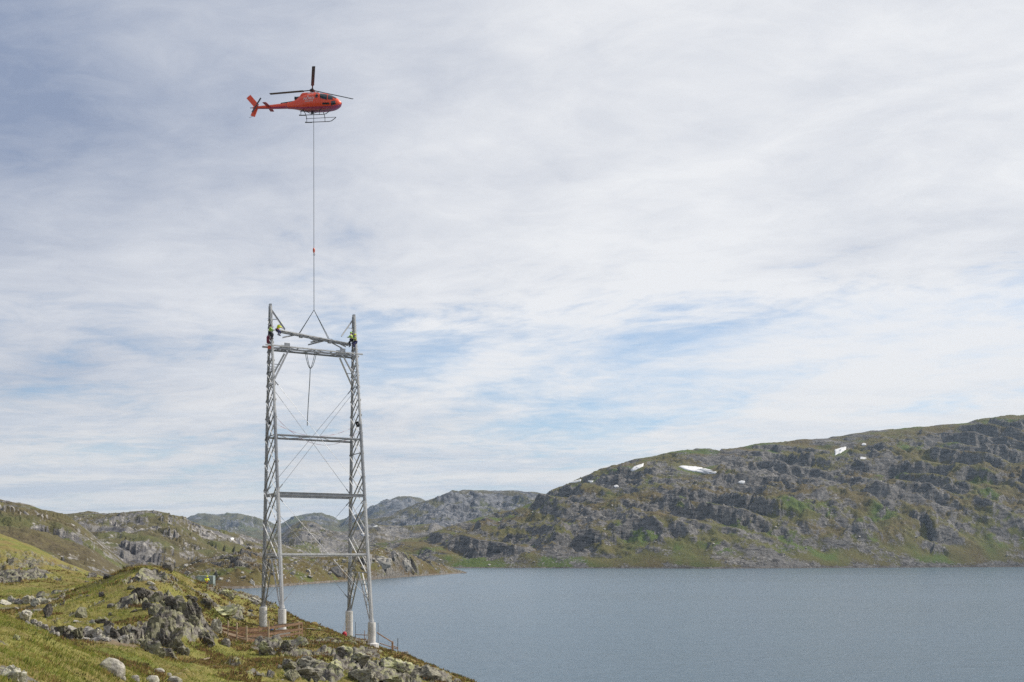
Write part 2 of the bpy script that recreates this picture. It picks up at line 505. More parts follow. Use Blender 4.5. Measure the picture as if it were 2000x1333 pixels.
# valley sides on the left
hill('valley_side', [(-500, 900, 700), (-200, 945, 650), (0, 977, 620), (40, 985, 610), (80, 996, 600), (120, 1006, 600), (150, 1022, 590),
                     (180, 1044, 590), (210, 1072, 580), (240, 1098, 570), (300, 1130, 560)],
     [(-500, 1100, 330), (0, 1120, 330), (150, 1135, 340), (240, 1145, 350), (300, 1150, 360)],
     -480, 285, 420, 190, M_left, 9, 70, 8, shape=.8, blk=[(30, 6, 1), (11, 2, .6)], rock_bias=-.12, green_amt=.45, sil=.3)
hill('valley_hill', [(60, 1012, 1250), (130, 1009, 1250), (165, 1004, 1260), (200, 1004, 1270), (245, 1002, 1290), (285, 997, 1300),
                     (310, 999, 1300), (340, 1006, 1310), (370, 1018, 1330), (400, 1030, 1350), (440, 1040, 1380),
                     (480, 1049, 1400), (530, 1060, 1430), (600, 1075, 1450), (680, 1092, 1450)],
     [(60, 1120, 620), (300, 1130, 640), (480, 1135, 700), (600, 1122, 900), (680, 1112, 1200)],
     60, 670, 420, 210, M_left, 11, 110, 12, shape=.75, blk=[(45, 9, 2), (16, 4, 1)], rock_bias=-.06, green_amt=.4, sil=.3)
# middle hills behind the spit
hill('middle_hill', [(430, 1075, 2500), (500, 1062, 2500), (545, 1048, 2450), (565, 1032, 2400), (590, 1019, 2400), (612, 1021, 2400),
                     (640, 1036, 2300), (665, 1040, 2300), (700, 1036, 2300), (740, 1026, 2400), (790, 1030, 2500),
                     (850, 1026, 2600), (900, 1045, 2600), (960, 1060, 2600)],
     [(430, 1100, 1500), (960, 1100, 1700)], 430, 960, 380, 150, M_left, 20, 170, 15, shape=.8,
     blk=[(70, 20, 3), (25, 8, 2)], rock_bias=.1, green_amt=.5, sil=.35)
hill('rocky_mountain', [(640, 1060, 3300), (680, 1040, 3300), (710, 1018, 3300), (750, 1006, 3300), (790, 996, 3300), (810, 986, 3300), (840, 977, 3300),
                        (880, 965, 3300), (905, 960, 3300), (960, 962, 3300), (1000, 961, 3350), (1030, 962, 3350), (1062, 966, 3350), (1120, 985, 3350),
                        (1200, 1010, 3400)],
     [(640, 1075, 2500), (1200, 1060, 2600)], 640, 1200, 420, 150, M_far, 32, 230, 19, shape=.8,
     blk=[(90, 30, 5), (34, 11, 3)], rock_bias=.14, green_amt=.5, sil=.25)
hill('far_mountain', [(300, 1040, 6200), (365, 1014, 6200), (385, 1007, 6200), (410, 1004, 6200), (428, 1006, 6200), (445, 1003, 6200), (465, 1002, 6200), (480, 1006, 6200),
                      (510, 1014, 6200), (535, 1026, 6200), (550, 1024, 6000), (570, 1012, 6000), (600, 1004, 6000), (625, 1004, 6000), (650, 1009, 6000), (663, 1018, 6000),
                      (680, 1012, 5600), (720, 996, 5400), (745, 984, 5400), (765, 975, 5400), (780, 970, 5400), (800, 971, 5400), (822, 975, 5400), (838, 985, 5400), (900, 1010, 5400),
                      (1000, 1040, 5400)],
     [(300, 1065, 4300), (1000, 1065, 4000)], 300, 1000, 460, 120, M_far, 45, 420, 23, shape=.85,
     blk=[(150, 40, 6)], rock_bias=.02, green_amt=.5, sil=.22)

# ------------------------------------------------------------------ near ground: surveyed as image row per distance
KY = np.array([15, 25, 35, 45, 55, 65, 75, 85, 95, 105, 115, 125, 140, 160, 190, 230, 300], float)
COLS = {
    -700: [1340, 1230, 1175, 1150, 1150, 1150, 1150, 1150, 1148, 1145, 1140, 1130, 1100, 1040, 960, 900, 930],
    -200: [1390, 1285, 1220, 1185, 1188, 1195, 1197, 1196, 1190, 1183, 1172, 1158, 1132, 1078, 1015, 990, 1040],
    0: [1420, 1312, 1240, 1203, 1206, 1215, 1214, 1207, 1197, 1187, 1178, 1166, 1150, 1108, 1056, 1041, 1100],
    55: [1455, 1340, 1258, 1220, 1226, 1237, 1229, 1215, 1198, 1186, 1176, 1167, 1152, 1115, 1070, 1062, 1110],
    100: [1500, 1372, 1282, 1245, 1250, 1258, 1246, 1226, 1200, 1178, 1168, 1163, 1150, 1122, 1092, 1086, 1125],
    150: [1550, 1405, 1305, 1268, 1270, 1266, 1248, 1224, 1192, 1164, 1152, 1150, 1146, 1130, 1112, 1108, 1140],
    200: [1600, 1440, 1330, 1291, 1287, 1272, 1250, 1222, 1186, 1150, 1134, 1138, 1146, 1138, 1129, 1128, 1150],
    235: [1650, 1480, 1365, 1318, 1300, 1280, 1256, 1224, 1180, 1138, 1116, 1116, 1130, 1140, 1140, 1145, 1165],
    270: [1700, 1520, 1400, 1348, 1314, 1290, 1264, 1226, 1172, 1126, 1105, 1105, 1120, 1140, 1150, 1160, 1180],
    300: [1725, 1540, 1420, 1365, 1330, 1304, 1282, 1228, 1168, 1130, 1110, 1106, 1116, 1142, 1157, 1170, 1192],
    330: [1750, 1560, 1440, 1385, 1350, 1322, 1300, 1236, 1176, 1144, 1122, 1113, 1118, 1143, 1165, 1180, 1205],
    365: [1775, 1580, 1460, 1402, 1362, 1330, 1302, 1256, 1204, 1168, 1144, 1131, 1131, 1147, 1170, 1190, 1215],
    400: [1800, 1600, 1480, 1420, 1375, 1338, 1307, 1280, 1252, 1214, 1174, 1153, 1143, 1150, 1175, 1200, 1225],
    450: [1825, 1625, 1505, 1445, 1398, 1354, 1318, 1292, 1273, 1257, 1228, 1184, 1152, 1158, 1190, 1225, 1240],
    500: [1850, 1650, 1530, 1470, 1420, 1367, 1328, 1296, 1276, 1259, 1241, 1210, 1164, 1175, 1210, 1250, 1260],
    550: [1875, 1675, 1555, 1495, 1443, 1384, 1338, 1302, 1276, 1257, 1244, 1220, 1188, 1202, 1235, 1262, 1270],
    600: [1900, 1700, 1580, 1520, 1465, 1400, 1350, 1310, 1278, 1259, 1246, 1230, 1214, 1235, 1265, 1280, 1280],
    650: [1913, 1715, 1597, 1537, 1480, 1415, 1362, 1320, 1288, 1266, 1250, 1238, 1234, 1258, 1285, 1297, 1287],
    700: [1925, 1730, 1615, 1555, 1495, 1430, 1375, 1332, 1300, 1275, 1258, 1248, 1256, 1283, 1310, 1312, 1292],
    760: [1940, 1745, 1628, 1568, 1508, 1448, 1392, 1346, 1310, 1286, 1272, 1269, 1282, 1312, 1330, 1322, 1297],
    800: [1950, 1760, 1640, 1580, 1520, 1465, 1410, 1360, 1320, 1297, 1286, 1288, 1308, 1335, 1345, 1330, 1300],
    860: [1975, 1780, 1665, 1610, 1555, 1497, 1440, 1382, 1334, 1312, 1308, 1314, 1336, 1360, 1362, 1340, 1305],
    925: [2000, 1800, 1690, 1640, 1590, 1530, 1470, 1408, 1354, 1335, 1338, 1348, 1370, 1388, 1382, 1350, 1310],
    1050: [2050, 1850, 1740, 1690, 1640, 1580, 1530, 1480, 1440, 1430, 1432, 1436, 1440, 1430, 1410, 1370, 1320],
    1350: [2100, 1950, 1850, 1800, 1740, 1680, 1640, 1600, 1570, 1550, 1530, 1510, 1480, 1440, 1400, 1350, 1300],
}
NC, NR = 800, 560
gpx = np.linspace(-700, 1350, NC)
gl = np.linspace(math.log(13), math.log(300), NR)
gY = np.exp(gl)
ck = np.array(sorted(COLS), float)
tab = np.array([COLS[int(c)] for c in ck])                       # (cols, knots)
t1 = np.array([np.interp(gl, np.log(KY), row) for row in tab])   # (cols, NR)
S = np.array([np.interp(gpx, ck, t1[:, i]) for i in range(NR)])  # (NR, NC)
S = blur(S, 7.0, 0)
S = blur(S, 7.0, 1)
NY = np.repeat(gY[:, None], NC, 1)
NX = (gpx[None] - CX) / F * NY
BASE = H - (S - CY) / F * NY


def near_hit(px, py, Zs=None):
    """first ground point met along the sight line of a photo pixel"""
    Zs = NZ if Zs is None else Zs
    j = int(np.clip(round((px - gpx[0]) / (gpx[1] - gpx[0])), 0, NC - 1))
    pj = CY + (H - Zs[:, j]) / gY * F
    ok = pj <= py
    i = int(np.argmax(ok)) if ok.any() else int(np.argmin(pj))
    return Vector((NX[i, j], gY[i], Zs[i, j]))


def near_z(X, Y):
    j = (X / Y * F + CX - gpx[0]) / (gpx[1] - gpx[0])
    i = (math.log(Y) - gl[0]) / (gl[1] - gl[0])
    j0 = int(np.clip(math.floor(j), 0, NC - 2)); i0 = int(np.clip(math.floor(i), 0, NR - 2))
    a, b = min(max(i - i0, 0), 1), min(max(j - j0, 0), 1)
    return float((NZ[i0, j0] * (1 - a) + NZ[i0 + 1, j0] * a) * (1 - b) + (NZ[i0, j0 + 1] * (1 - a) + NZ[i0 + 1, j0 + 1] * a) * b)


# bedrock showing through: (px, py, half width px, half height px, amount)
ZONES = [(608, 1312, 62, 26, 1.1), (690, 1288, 50, 24, .9), (745, 1318, 85, 22, 1.1), (840, 1322, 55, 18, .9), (540, 1262, 45, 15, 1),
         (625, 1252, 45, 9, .8), (308, 1235, 42, 52, 1.3), (352, 1188, 40, 26, 1.2), (285, 1165, 34, 22, 1.0), (440, 1196, 50, 12, .9),
         (490, 1174, 52, 8, .8), (412, 1250, 26, 18, 1.0), (105, 1238, 22, 14, .9), (170, 1243, 50, 12, .9), (235, 1243, 36, 16, .9),
         (92, 1196, 14, 18, 1.0), (155, 1196, 16, 16, .8), (282, 1126, 34, 16, .8), (20, 1128, 52, 24, 1.2), (30, 1085, 34, 20, .6),
         (18, 1318, 45, 28, .8), (430, 1158, 40, 8, .7), (690, 1255, 22, 7, .7), (70, 1175, 45, 9, .8), (205, 1130, 34, 14, .7), (475, 1192, 34, 9, .7), (395, 1162, 40, 8, .8), (335, 1146, 34, 6, .7), (250, 1180, 20, 10, .8), (640, 1276, 34, 9, .8), (590, 1277, 34, 8, .8), (455, 1300, 26, 7, .7), (500, 1322, 26, 8, .8),
         (375, 1218, 20, 22, .9), (130, 1120, 26, 8, .4), (26, 1258, 12, 8, .6), (200, 1213, 30, 8, .6)]
wz = np.zeros_like(NX)
dwx = NX + 1.3 * fbm(NX / 3.1, NY / 3.1, 3); dwy = NY + 1.9 * fbm(NX / 3.1 + 20, NY / 3.1, 3)
for (zx, zy, rx, ry, am) in ZONES:
    c = near_hit(zx, zy, BASE); n_ = near_hit(zx, zy + ry, BASE); f_ = near_hit(zx, zy - ry, BASE)
    rX = rx * c.y / F
    y0, y1 = min(n_.y, c.y - 1.0), min(f_.y, c.y + 16)
    yc, rY = (y0 + y1) / 2, max((y1 - y0) / 2, 1.3)
    q = np.sqrt(((dwx - c.x) / rX) ** 2 + ((dwy - yc) / rY) ** 2)
    wz = np.maximum(wz, am * sstep(1.15, .75, q))
small = sstep(.30, .42, fbm(NX / 6.0 + 50, NY / 6.0 - 20, 4, .55)) * .75
wz = np.maximum(wz, small * sstep(55, 75, NY))
calm = np.ones_like(NX)


def calm_at(px, py, Y, r):
    c = W(px, py, Y)
    global calm
    calm = np.minimum(calm, sstep(r * .5, r, np.hypot(NX - c.x, NY - c.y)) * .85 + .15)


for (a, b, c) in ((440, 1245, 107, ), (465, 1253, 107), (490, 1255, 107), (515, 1252, 107), (545, 1247, 108), (575, 1241, 109), (514, 1226, 120.3), (551, 1243, 113.7), (682, 1240, 125), (726, 1256, 118.4), (402, 1143, 142)):
    calm_at(a, b, c, 3.4)
hum = .55 * fbm(NX / 9, NY / 9, 3) + .26 * fbm(NX / 2.6 + 9, NY / 2.6, 3) + .10 * np.abs(fbm(NX / .8, NY / .8, 2))
fine = sstep(20, 60, NY)
h1, e1 = blocks(NX / 2.5 + .2 * fbm(NX, NY, 2), NY / 3.1 + .2 * fbm(NX + 5, NY, 2), 1.5)
h2, e2 = blocks((NX * .85 + NY * .5) / .95, (NY * .85 - NX * .5) / 1.2, 1.2)
rocky = .8 * (h1 + .12) + .42 * h2 - .75 * (1 - sstep(0, .15, e1)) - .28 * (1 - sstep(0, .2, e2)) + .10 * fbm(NX / .5, NY / .5, 3)
NZ = BASE + hum * (.35 + .65 * fine) * calm + wz * rocky * (.5 + .5 * fine) * np.clip(NY / 60, .4, 1.0) * calm

# the pond lies in a shallow pan
POND = 12.95
pc = W(-20, 1190, 100)
pq = np.hypot((NX - pc.x) / 6.3, (NY - pc.y) / 5.6) + .12 * fbm(NX / 2, NY / 2, 2)
NZ = np.where(pq < 1.0, np.minimum(NZ, POND - .25), NZ)
NZ = np.where((pq >= 1.0) & (pq < 1.35), np.maximum(NZ, POND + .06 + (pq - 1) * .8), NZ)
PN = np.stack([NX, NY, NZ], -1)
nsl = grid_slope(PN)
rn = fbm(NX / 1.6, NY / 1.6, 4, .6)
nrock = np.clip(wz * 1.05 + .35 * rn * sstep(.1, .6, wz) + (blur(nsl, 1.5, 0) - .45) * .7 * sstep(60, 80, NY), 0, 1)
ngreen = sstep(.05, .35, fbm(NX / 7 - 3, NY / 7 + 8, 4)) * .8
ngreen = np.maximum(ngreen, .9 * sstep(1.0, .5, np.hypot((NX - near_hit(250, 1283).x) / 3.2, (NY - near_hit(250, 1283).y) / 4)))
pth = near_hit(205, 1256, BASE)
npeat = .85 * sstep(1.1, .7, np.hypot((NX - pth.x) / 3.0, (NY - pth.y) / 2.2) + .3 * rn)
fg = W(478, 1250, 109)
npeat = np.maximum(npeat, .9 * sstep(1.1, .6, np.hypot((NX - fg.x) / 4.0, (NY - fg.y) / 4.5) + .3 * rn))
npeat = np.maximum(npeat, .8 * sstep(1.1, .6, np.hypot((NX - W(726, 1256, 118.4).x) / 2.2, (NY - 118.4) / 2.2) + .3 * rn))
nmask = np.stack([nrock, ngreen, npeat, np.ones_like(nrock)], -1)
M_near = ground_mat('knoll_ground', 7.0, veg=(.20, .19, .055), brown=(.19, .135, .058), green=(.095, .125, .026),
                    rock=(.20, .183, .158), dark=(.058, .05, .043), pale=(.33, .305, .255), lichen=.55, bump=.6)
ground = link('ground', grid_mesh('ground', PN, nmask), M_near, kind='structure')

pm, T_ = new_mat('pond_water')
_b = T_.n('ShaderNodeBump', {'Strength': .25, 'Distance': .05, 'Height': T_.noise(T_.n('ShaderNodeNewGeometry').outputs['Position'], 3.0, 3)})
T_.n('ShaderNodeOutputMaterial', {0: T_.n('ShaderNodeBsdfPrincipled', {'Base Color': (.06, .075, .075, 1), 'Roughness': .06, 'IOR': 1.33, 'Normal': _b})})
link('pond', mesh_np('pond', np.array([(pc.x + 9 * math.cos(a), pc.y + 8 * math.sin(a), POND) for a in np.linspace(0, 2 * np.pi, 24, endpoint=False)]),
                     np.array([list(range(24))])), pm, kind='structure')

# ------------------------------------------------------------------ plain materials


def pmat(name, col, rough=.6, metal=0.0, spec=.5, var=.15, scale=6.0, coat=0.0, bump=0.0, col2=None):
    m, T = new_mat(name)
    co = T.n('ShaderNodeTexCoord').outputs['Object']
    nz = T.noise(co, scale, 5, .65)
    c2 = col2 or tuple(c * (1 - var * 2) for c in col)
    c = T.mix(T.ss(nz, .35, .68), col, c2)
    ins = {'Base Color': c, 'Roughness': T.m('ADD', rough - .08, T.m('MULTIPLY', nz, .16)), 'Metallic': metal,
           'Specular IOR Level': spec, 'Coat Weight': coat, 'Coat Roughness': .05}
    if bump:
        ins['Normal'] = T.n('ShaderNodeBump', {'Strength': bump, 'Distance': .03, 'Height': nz})
    bs = T.n('ShaderNodeBsdfPrincipled', ins)
    T.n('ShaderNodeOutputMaterial', {0: bs})
    return m


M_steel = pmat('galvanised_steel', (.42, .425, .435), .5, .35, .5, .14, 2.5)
M_steel_lit = pmat('sunlit_galvanised_steel', (.66, .65, .63), .5, .25, .5, .10, 2.0)  # lighter copy of the same steel, sunlight put into the colour
M_wire = pmat('steel_wire', (.16, .17, .18), .5, .5)
M_rope = pmat('dark_rope', (.05, .07, .07), .8)
M_conc = pmat('concrete', (.68, .66, .625), .9, 0, .2, .16, 1.1, bump=.3)
M_wood = pmat('raw_timber', (.50, .31, .19), .85, 0, .2, .22, 4.0, bump=.2)
M_wood2 = pmat('weathered_timber', (.36, .28, .21), .9, 0, .2, .2, 4.0, bump=.2)
M_post = pmat('pale_timber_post', (.56, .44, .30), .85, 0, .2, .15, 4.0)
M_plank = pmat('pale_plank', (.56, .47, .34), .9, 0, .2, .12, 3.0)
M_red = pmat('red_nylon', (.52, .02, .035), .6)
M_orange = pmat('orange_paint', (.80, .13, .05), .4)
M_blue = pmat('blue_plastic', (.02, .11, .32), .4)
M_black = pmat('black_rubber', (.02, .02, .022), .6)
M_skin = pmat('skin', (.55, .34, .25), .6, var=.05)
M_yellow = pmat('hivis_yellow', (.86, .92, .05), .7, var=.12, scale=9)
M_lime = pmat('hivis_lime', (.40, .74, .08), .7, var=.15, scale=9)
M_dark = pmat('dark_workwear', (.03, .032, .05), .85, var=.2)
M_blueworn = pmat('navy_workwear', (.05, .05, .16), .85, var=.2)
M_white = pmat('white_paint', (.80, .80, .80), .4, var=.03)

# ------------------------------------------------------------------ mesh builder


class MB:
    def __init__(self):
        self.v, self.f = [], []

    def add(self, vs, fs):
        k = len(self.v)
        self.v += [tuple(a) for a in vs]
        self.f += [tuple(k + i for i in q) for q in fs]
        return self

    def prism(self, p, q, prof, side=None):
        """extrude a 2-D profile [(a, b)...] from p to q; `side` fixes the direction of a"""
        p, q = Vector(p), Vector(q)
        d = (q - p).normalized()
        s = Vector(side) if side is not None else (Vector((0, 0, 1)) if abs(d.z) < .9 else Vector((1, 0, 0)))
        a = (s - d * s.dot(d)).normalized()
        b = d.cross(a)
        n = len(prof)
        vs = [p + a * u + b * w for u, w in prof] + [q + a * u + b * w for u, w in prof]
        fs = [(i, (i + 1) % n, n + (i + 1) % n, n + i) for i in range(n)]
        fs += [tuple(range(n - 1, -1, -1)), tuple(range(n, 2 * n))]
        return self.add(vs, fs)

    def bar(self, p, q, w, h=None, side=None):
        h = w if h is None else h
        return self.prism(p, q, [(-w / 2, -h / 2), (w / 2, -h / 2), (w / 2, h / 2), (-w / 2, h / 2)], side)

    def angle(self, p, q, w, t=None, side=None):
        t = t or w * .13
        return self.prism(p, q, [(0, 0), (w, 0), (w, t), (t, t), (t, w), (0, w)], side)

    def tube(self, pts, r, n=6, r2=None):
        pts = [Vector(p) for p in pts]
        m = len(pts)
        vs, fs = [], []
        for i, p in enumerate(pts):
            d = (pts[min(i + 1, m - 1)] - pts[max(i - 1, 0)]).normalized()
            u = d.orthogonal().normalized() if i == 0 else (u - d * u.dot(d)).normalized()
            w = d.cross(u)
            rr = r if r2 is None else r + (r2 - r) * i / (m - 1)
            vs += [p + (u * math.cos(2 * math.pi * k / n) + w * math.sin(2 * math.pi * k / n)) * rr for k in range(n)]
        for i in range(m - 1):
            fs += [(i * n + k, i * n + (k + 1) % n, (i + 1) * n + (k + 1) % n, (i + 1) * n + k) for k in range(n)]
        fs += [tuple(range(n - 1, -1, -1)), tuple((m - 1) * n + k for k in range(n))]
        return self.add(vs, fs)

    def lathe(self, base, prof, n=20):
        base = Vector(base)
        vs, fs = [], []
        for r, z in prof:
            vs += [base + Vector((r * math.cos(2 * math.pi * k / n), r * math.sin(2 * math.pi * k / n), z)) for k in range(n)]
        for i in range(len(prof) - 1):
            fs += [(i * n + k, i * n + (k + 1) % n, (i + 1) * n + (k + 1) % n, (i + 1) * n + k) for k in range(n)]
        fs += [tuple(range(n - 1, -1, -1)), tuple((len(prof) - 1) * n + k for k in range(n))]
        return self.add(vs, fs)

    def box(self, c, s, rz=0.0):
        c = Vector(c); R = Matrix.Rotation(rz, 3, 'Z')
        vs = [c + R @ Vector((x * s[0] / 2, y * s[1] / 2, z * s[2] / 2)) for z in (-1, 1) for y in (-1, 1) for x in (-1, 1)]
        return self.add(vs, [(0, 2, 3, 1), (4, 5, 7, 6), (0, 1, 5, 4), (2, 6, 7, 3), (0, 4, 6, 2), (1, 3, 7, 5)])

    def build(self, name, mat, parent=None, smooth=False, origin=None, **kw):
        """origin: world position of the parent; vertices are stored relative to it"""
        me = bpy.data.meshes.new(name)
        o0 = Vector(origin) if origin is not None else Vector((0, 0, 0))
        me.from_pydata([Vector(v) - o0 for v in self.v], [], self.f)
        if smooth:
            me.polygons.foreach_set('use_smooth', [True] * len(me.polygons))
        me.update()
        o = link(name, me, mat, parent, **kw)
        if parent is None and origin is not None:
            o.location = o0
        return o


def sag(p, q, drop, n=14):
    p, q = Vector(p), Vector(q)
    return [p.lerp(q, i / n) - Vector((0, 0, drop * 4 * (i / n) * (1 - i / n))) for i in range(n + 1)]


# ------------------------------------------------------------------ power line tower
T0 = Vector((W(620, 1240, 119.3).x, 119.3, 9.0))
tower = empty('power_line_tower', T0, label='half built galvanised portal tower of two lattice legs on four concrete columns', cat='tower')


def tp(name, mb, mat, **kw):
    return mb.build(name, mat, tower, origin=T0, **kw)


FOOT = {'lf': (514, 1186, 120.3), 'ln': (551, 1190, 113.7), 'rf': (682, 1194, 125.0), 'rn': (726, 1216, 118.4)}
APEX = {'l': W(528, 598, 117.0), 'r': W(691, 619, 121.7)}
foot = {k: W(*v) for k, v in FOOT.items()}
uL = (foot['rn'] - foot['ln']); uL.z = 0; uL.normalize()           # along the portal
vD = Vector((-uL.y, uL.x, 0))                                         # away from the camera, along the line
top = {}
for s in 'lr':
    top[s + 'f'] = APEX[s] + vD * .17
    top[s + 'n'] = APEX[s] - vD * .17


def leg_at(k, z):
    a, b = foot[k], top[k]
    t = (z - a.z) / (b.z - a.z)
    return a + (b - a) * t


def plus(w, t):
    a, b = w / 2, t / 2
    return [(-a, -b), (-b, -b), (-b, -a), (b, -a), (b, -b), (a, -b), (a, b), (b, b), (b, a), (-b, a), (-b, b), (-a, b)]


# concrete columns with a drip of shutter rings
for k, base_y, hb in (('lf', 1227, 0), ('ln', 1230, 1), ('rf', 1241, 0), ('rn', 1256, 2)):
    f = foot[k]
    gz = W(FOOT[k][0], base_y, FOOT[k][2]).z
    zb = min(gz, near_z(f.x, f.y)) - 1.2
    prof, z = [], zb
    r = .43
    prof.append((r, zb - f.z))
    zz = gz
    while zz < f.z - .1:
        prof += [(r, zz - f.z), (r + .008, zz - f.z + .03), (r, zz - f.z + .06)]
        zz += .42
    prof += [(r, -.03), (r - .03, 0.0)]
    c = tp('concrete_column', MB().lathe(f, prof, 28), M_conc)
    if hb == 1:
        tp('footing_block', MB().box((f.x + .05, f.y - .1, gz - .55), (1.35, 1.3, 1.1), .45), M_conc)
    if hb == 2:
        tp('footing_block', MB().lathe((f.x + .1, f.y, gz - .8), [(.72, 0), (.68, .72), (.46, .80)], 14), M_conc)
    tp('base_plate', MB().box((f.x, f.y, f.z + .03), (.62, .62, .06), .45), M_steel)
    for q in (-1, 1):
        for w in (-1, 1):
            pass

split = {'lf': 1.0, 'ln': .62, 'rf': 1.0, 'rn': .62}
for k in ('lf', 'ln', 'rf', 'rn'):
    a, b = foot[k] + Vector((0, 0, .06)), top[k]
    w0, w1 = .37, .18
    segs = [0, .18, .38, .64, 1.0]
    for i in range(4):
        p, q = a.lerp(b, segs[i]), a.lerp(b, segs[i + 1])
        w = w0 + (w1 - w0) * segs[i]
        mb = MB()
        # two big angles back to back, open towards the lattice
        inw = vD if k[1] == 'n' else -vD
        mb.prism(p, q, plus(w, .06), side=uL)
        mb.prism(p, q, [(-w / 2, w * .30), (w / 2, w * .30), (w / 2, w * .36), (-w / 2, w * .36)], side=uL)
        mb.prism(p, q, [(-w / 2, -w * .36), (w / 2, -w * .36), (w / 2, -w * .30), (-w / 2, -w * .30)], side=uL)
        tp('leg', mb, M_steel_lit if (k[1] == 'n' and i != 2) else M_steel)
        if i:
            tp('splice_plate', MB().bar(p - (q - p).normalized() * .35, p + (q - p).normalized() * .35, w + .06, w * .8, side=uL), M_steel_lit)
    # climbing pegs up the leg
    mb = MB()
    z = a.z + 1.5
    while z < b.z - 1:
        p = leg_at(k, z)
        s = -1 if k[0] == 'l' else 1
        mb.bar(p, p + uL * s * .27, .016)
        z += .6
    tp('climbing_pegs', mb, M_wire, kind='stuff')

LEV = {0: 18.05, 1: H + 6.62, 2: H + 12.95, 3: H + 22.65}
for s in 'lr':
    # lattice panels: double X-bracing from the bottom ring to the peak
    z = leg_at(s + 'n', 0).z
    z0 = W(530, 1092, 117).z if s == 'l' else W(700, 1119, 121.7).z
    zs = [z0]
    while True:
        w = (leg_at(s + 'f', zs[-1]) - leg_at(s + 'n', zs[-1])).length
        nx = zs[-1] + max(.85, w * .64)
        if nx > APEX[s].z - .8:
            break
        zs.append(nx)
    for i in range(len(zs) - 1):
        za, zb = zs[i], zs[i + 1]
        for side in (-1, 1):
            off = uL * side * (.17 - .05 * i / len(zs))
            wd = .105 - .05 * i / len(zs)
            pf, pn = leg_at(s + 'f', za) + off, leg_at(s + 'n', za) + off
            qf, qn = leg_at(s + 'f', zb) + off, leg_at(s + 'n', zb) + off
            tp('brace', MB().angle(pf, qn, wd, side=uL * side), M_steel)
            tp('brace', MB().angle(qf + uL * side * .03, pn + uL * side * .03, wd, side=uL * side), M_steel_lit)
        if i % 4 == 0:
            tp('strut', MB().angle(leg_at(s + 'f', za), leg_at(s + 'n', za), .11, side=(0, 0, 1)), M_steel)
    # splayed struts below the bottom ring
    f, n = foot[s + 'f'], foot[s + 'n']
    rf, rn_ = leg_at(s + 'f', z0), leg_at(s + 'n', z0)
    for side in (-1, 1):
        off = uL * side * .17
        cf, cn = rf.lerp(rn_, .42) + off, rf.lerp(rn_, .58) + off
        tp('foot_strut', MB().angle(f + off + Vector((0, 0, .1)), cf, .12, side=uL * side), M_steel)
        tp('foot_strut', MB().angle(n + off + Vector((0, 0, .1)), cn, .12, side=uL * side), M_steel_lit)
        for tt in (.35, .55, .75):
            a = (f + off).lerp(cf, tt); b = leg_at(s + 'f', a.z) + off
            tp('tie', MB().angle(a, b, .06), M_steel)
            b2 = leg_at(s + 'f', (f + off).lerp(cf, min(tt + .2, .97)).z) + off
            tp('tie', MB().angle(a, b2, .06), M_steel_lit)
            a = (n + off).lerp(cn, tt); b = leg_at(s + 'n', a.z) + off
            tp('tie', MB().angle(a, b, .06), M_steel)
            b2 = leg_at(s + 'n', (n + off).lerp(cn, min(tt + .2, .97)).z) + off
            tp('tie', MB().angle(a, b2, .06), M_steel_lit)
    # peak: bracket and raking strut
    ap = APEX[s]
    tp('peak_bracket', MB().box(ap + Vector((0, 0, .05)), (.24, .42, .34), .45), M_steel)
    inn = uL if s == 'l' else -uL
    e = W(556, 645, 116.2) if s == 'l' else W(668, 658, 120.2)
    tp('peak_strut', MB().angle(ap - Vector((0, 0, .35)), e, .17, side=(0, 0, 1)), M_steel)
    mid = (ap - Vector((0, 0, .35))).lerp(e, .5)
    tp('tie', MB().angle(mid, leg_at(s + 'n', mid.z), .06), M_steel)

# cross beams: two planes each, zig-zag between them
for lev, hb in ((0, .16), (1, .30), (2, .11)):
    z = LEV[lev]
    ln, rn_, lf, rf = (leg_at(k, z) for k in ('ln', 'rn', 'lf', 'rf'))
    if lev == 1:
        for p, q in ((ln, rn_), (lf, rf)):
            mb = MB()
            mb.bar(p + Vector((0, 0, hb / 2)), q + Vector((0, 0, hb / 2)), .05, .26, side=(0, 0, 1))
            mb.bar(p, q, hb, .04, side=(0, 0, 1))
            mb.bar(p - Vector((0, 0, hb / 2)), q - Vector((0, 0, hb / 2)), .05, .26, side=(0, 0, 1))
            tp('cross_beam', mb, M_steel)
    else:
        for p, q in ((ln, rn_), (lf, rf)):
            mb = MB().angle(p, q, hb, .03, side=(0, 0, 1))
            mb.angle(p - vD * .02, q - vD * .02, -hb, -.03, side=(0, 0, 1))
            tp('cross_beam', mb, M_steel_lit if lev == 0 else M_steel)
        k = 4
        for i in range(k):
            a = ln.lerp(rn_, i / k) if i % 2 == 0 else lf.lerp(rf, i / k)
            b = lf.lerp(rf, (i + 1) / k) if i % 2 == 0 else ln.lerp(rn_, (i + 1) / k)
            tp('plan_brace', MB().angle(a, b, .09, side=(0, 0, 1)), M_steel)
    for s in 'lr':
        tp('strut', MB().angle(leg_at(s + 'f', z), leg_at(s + 'n', z), .13, side=(0, 0, 1)), M_steel)

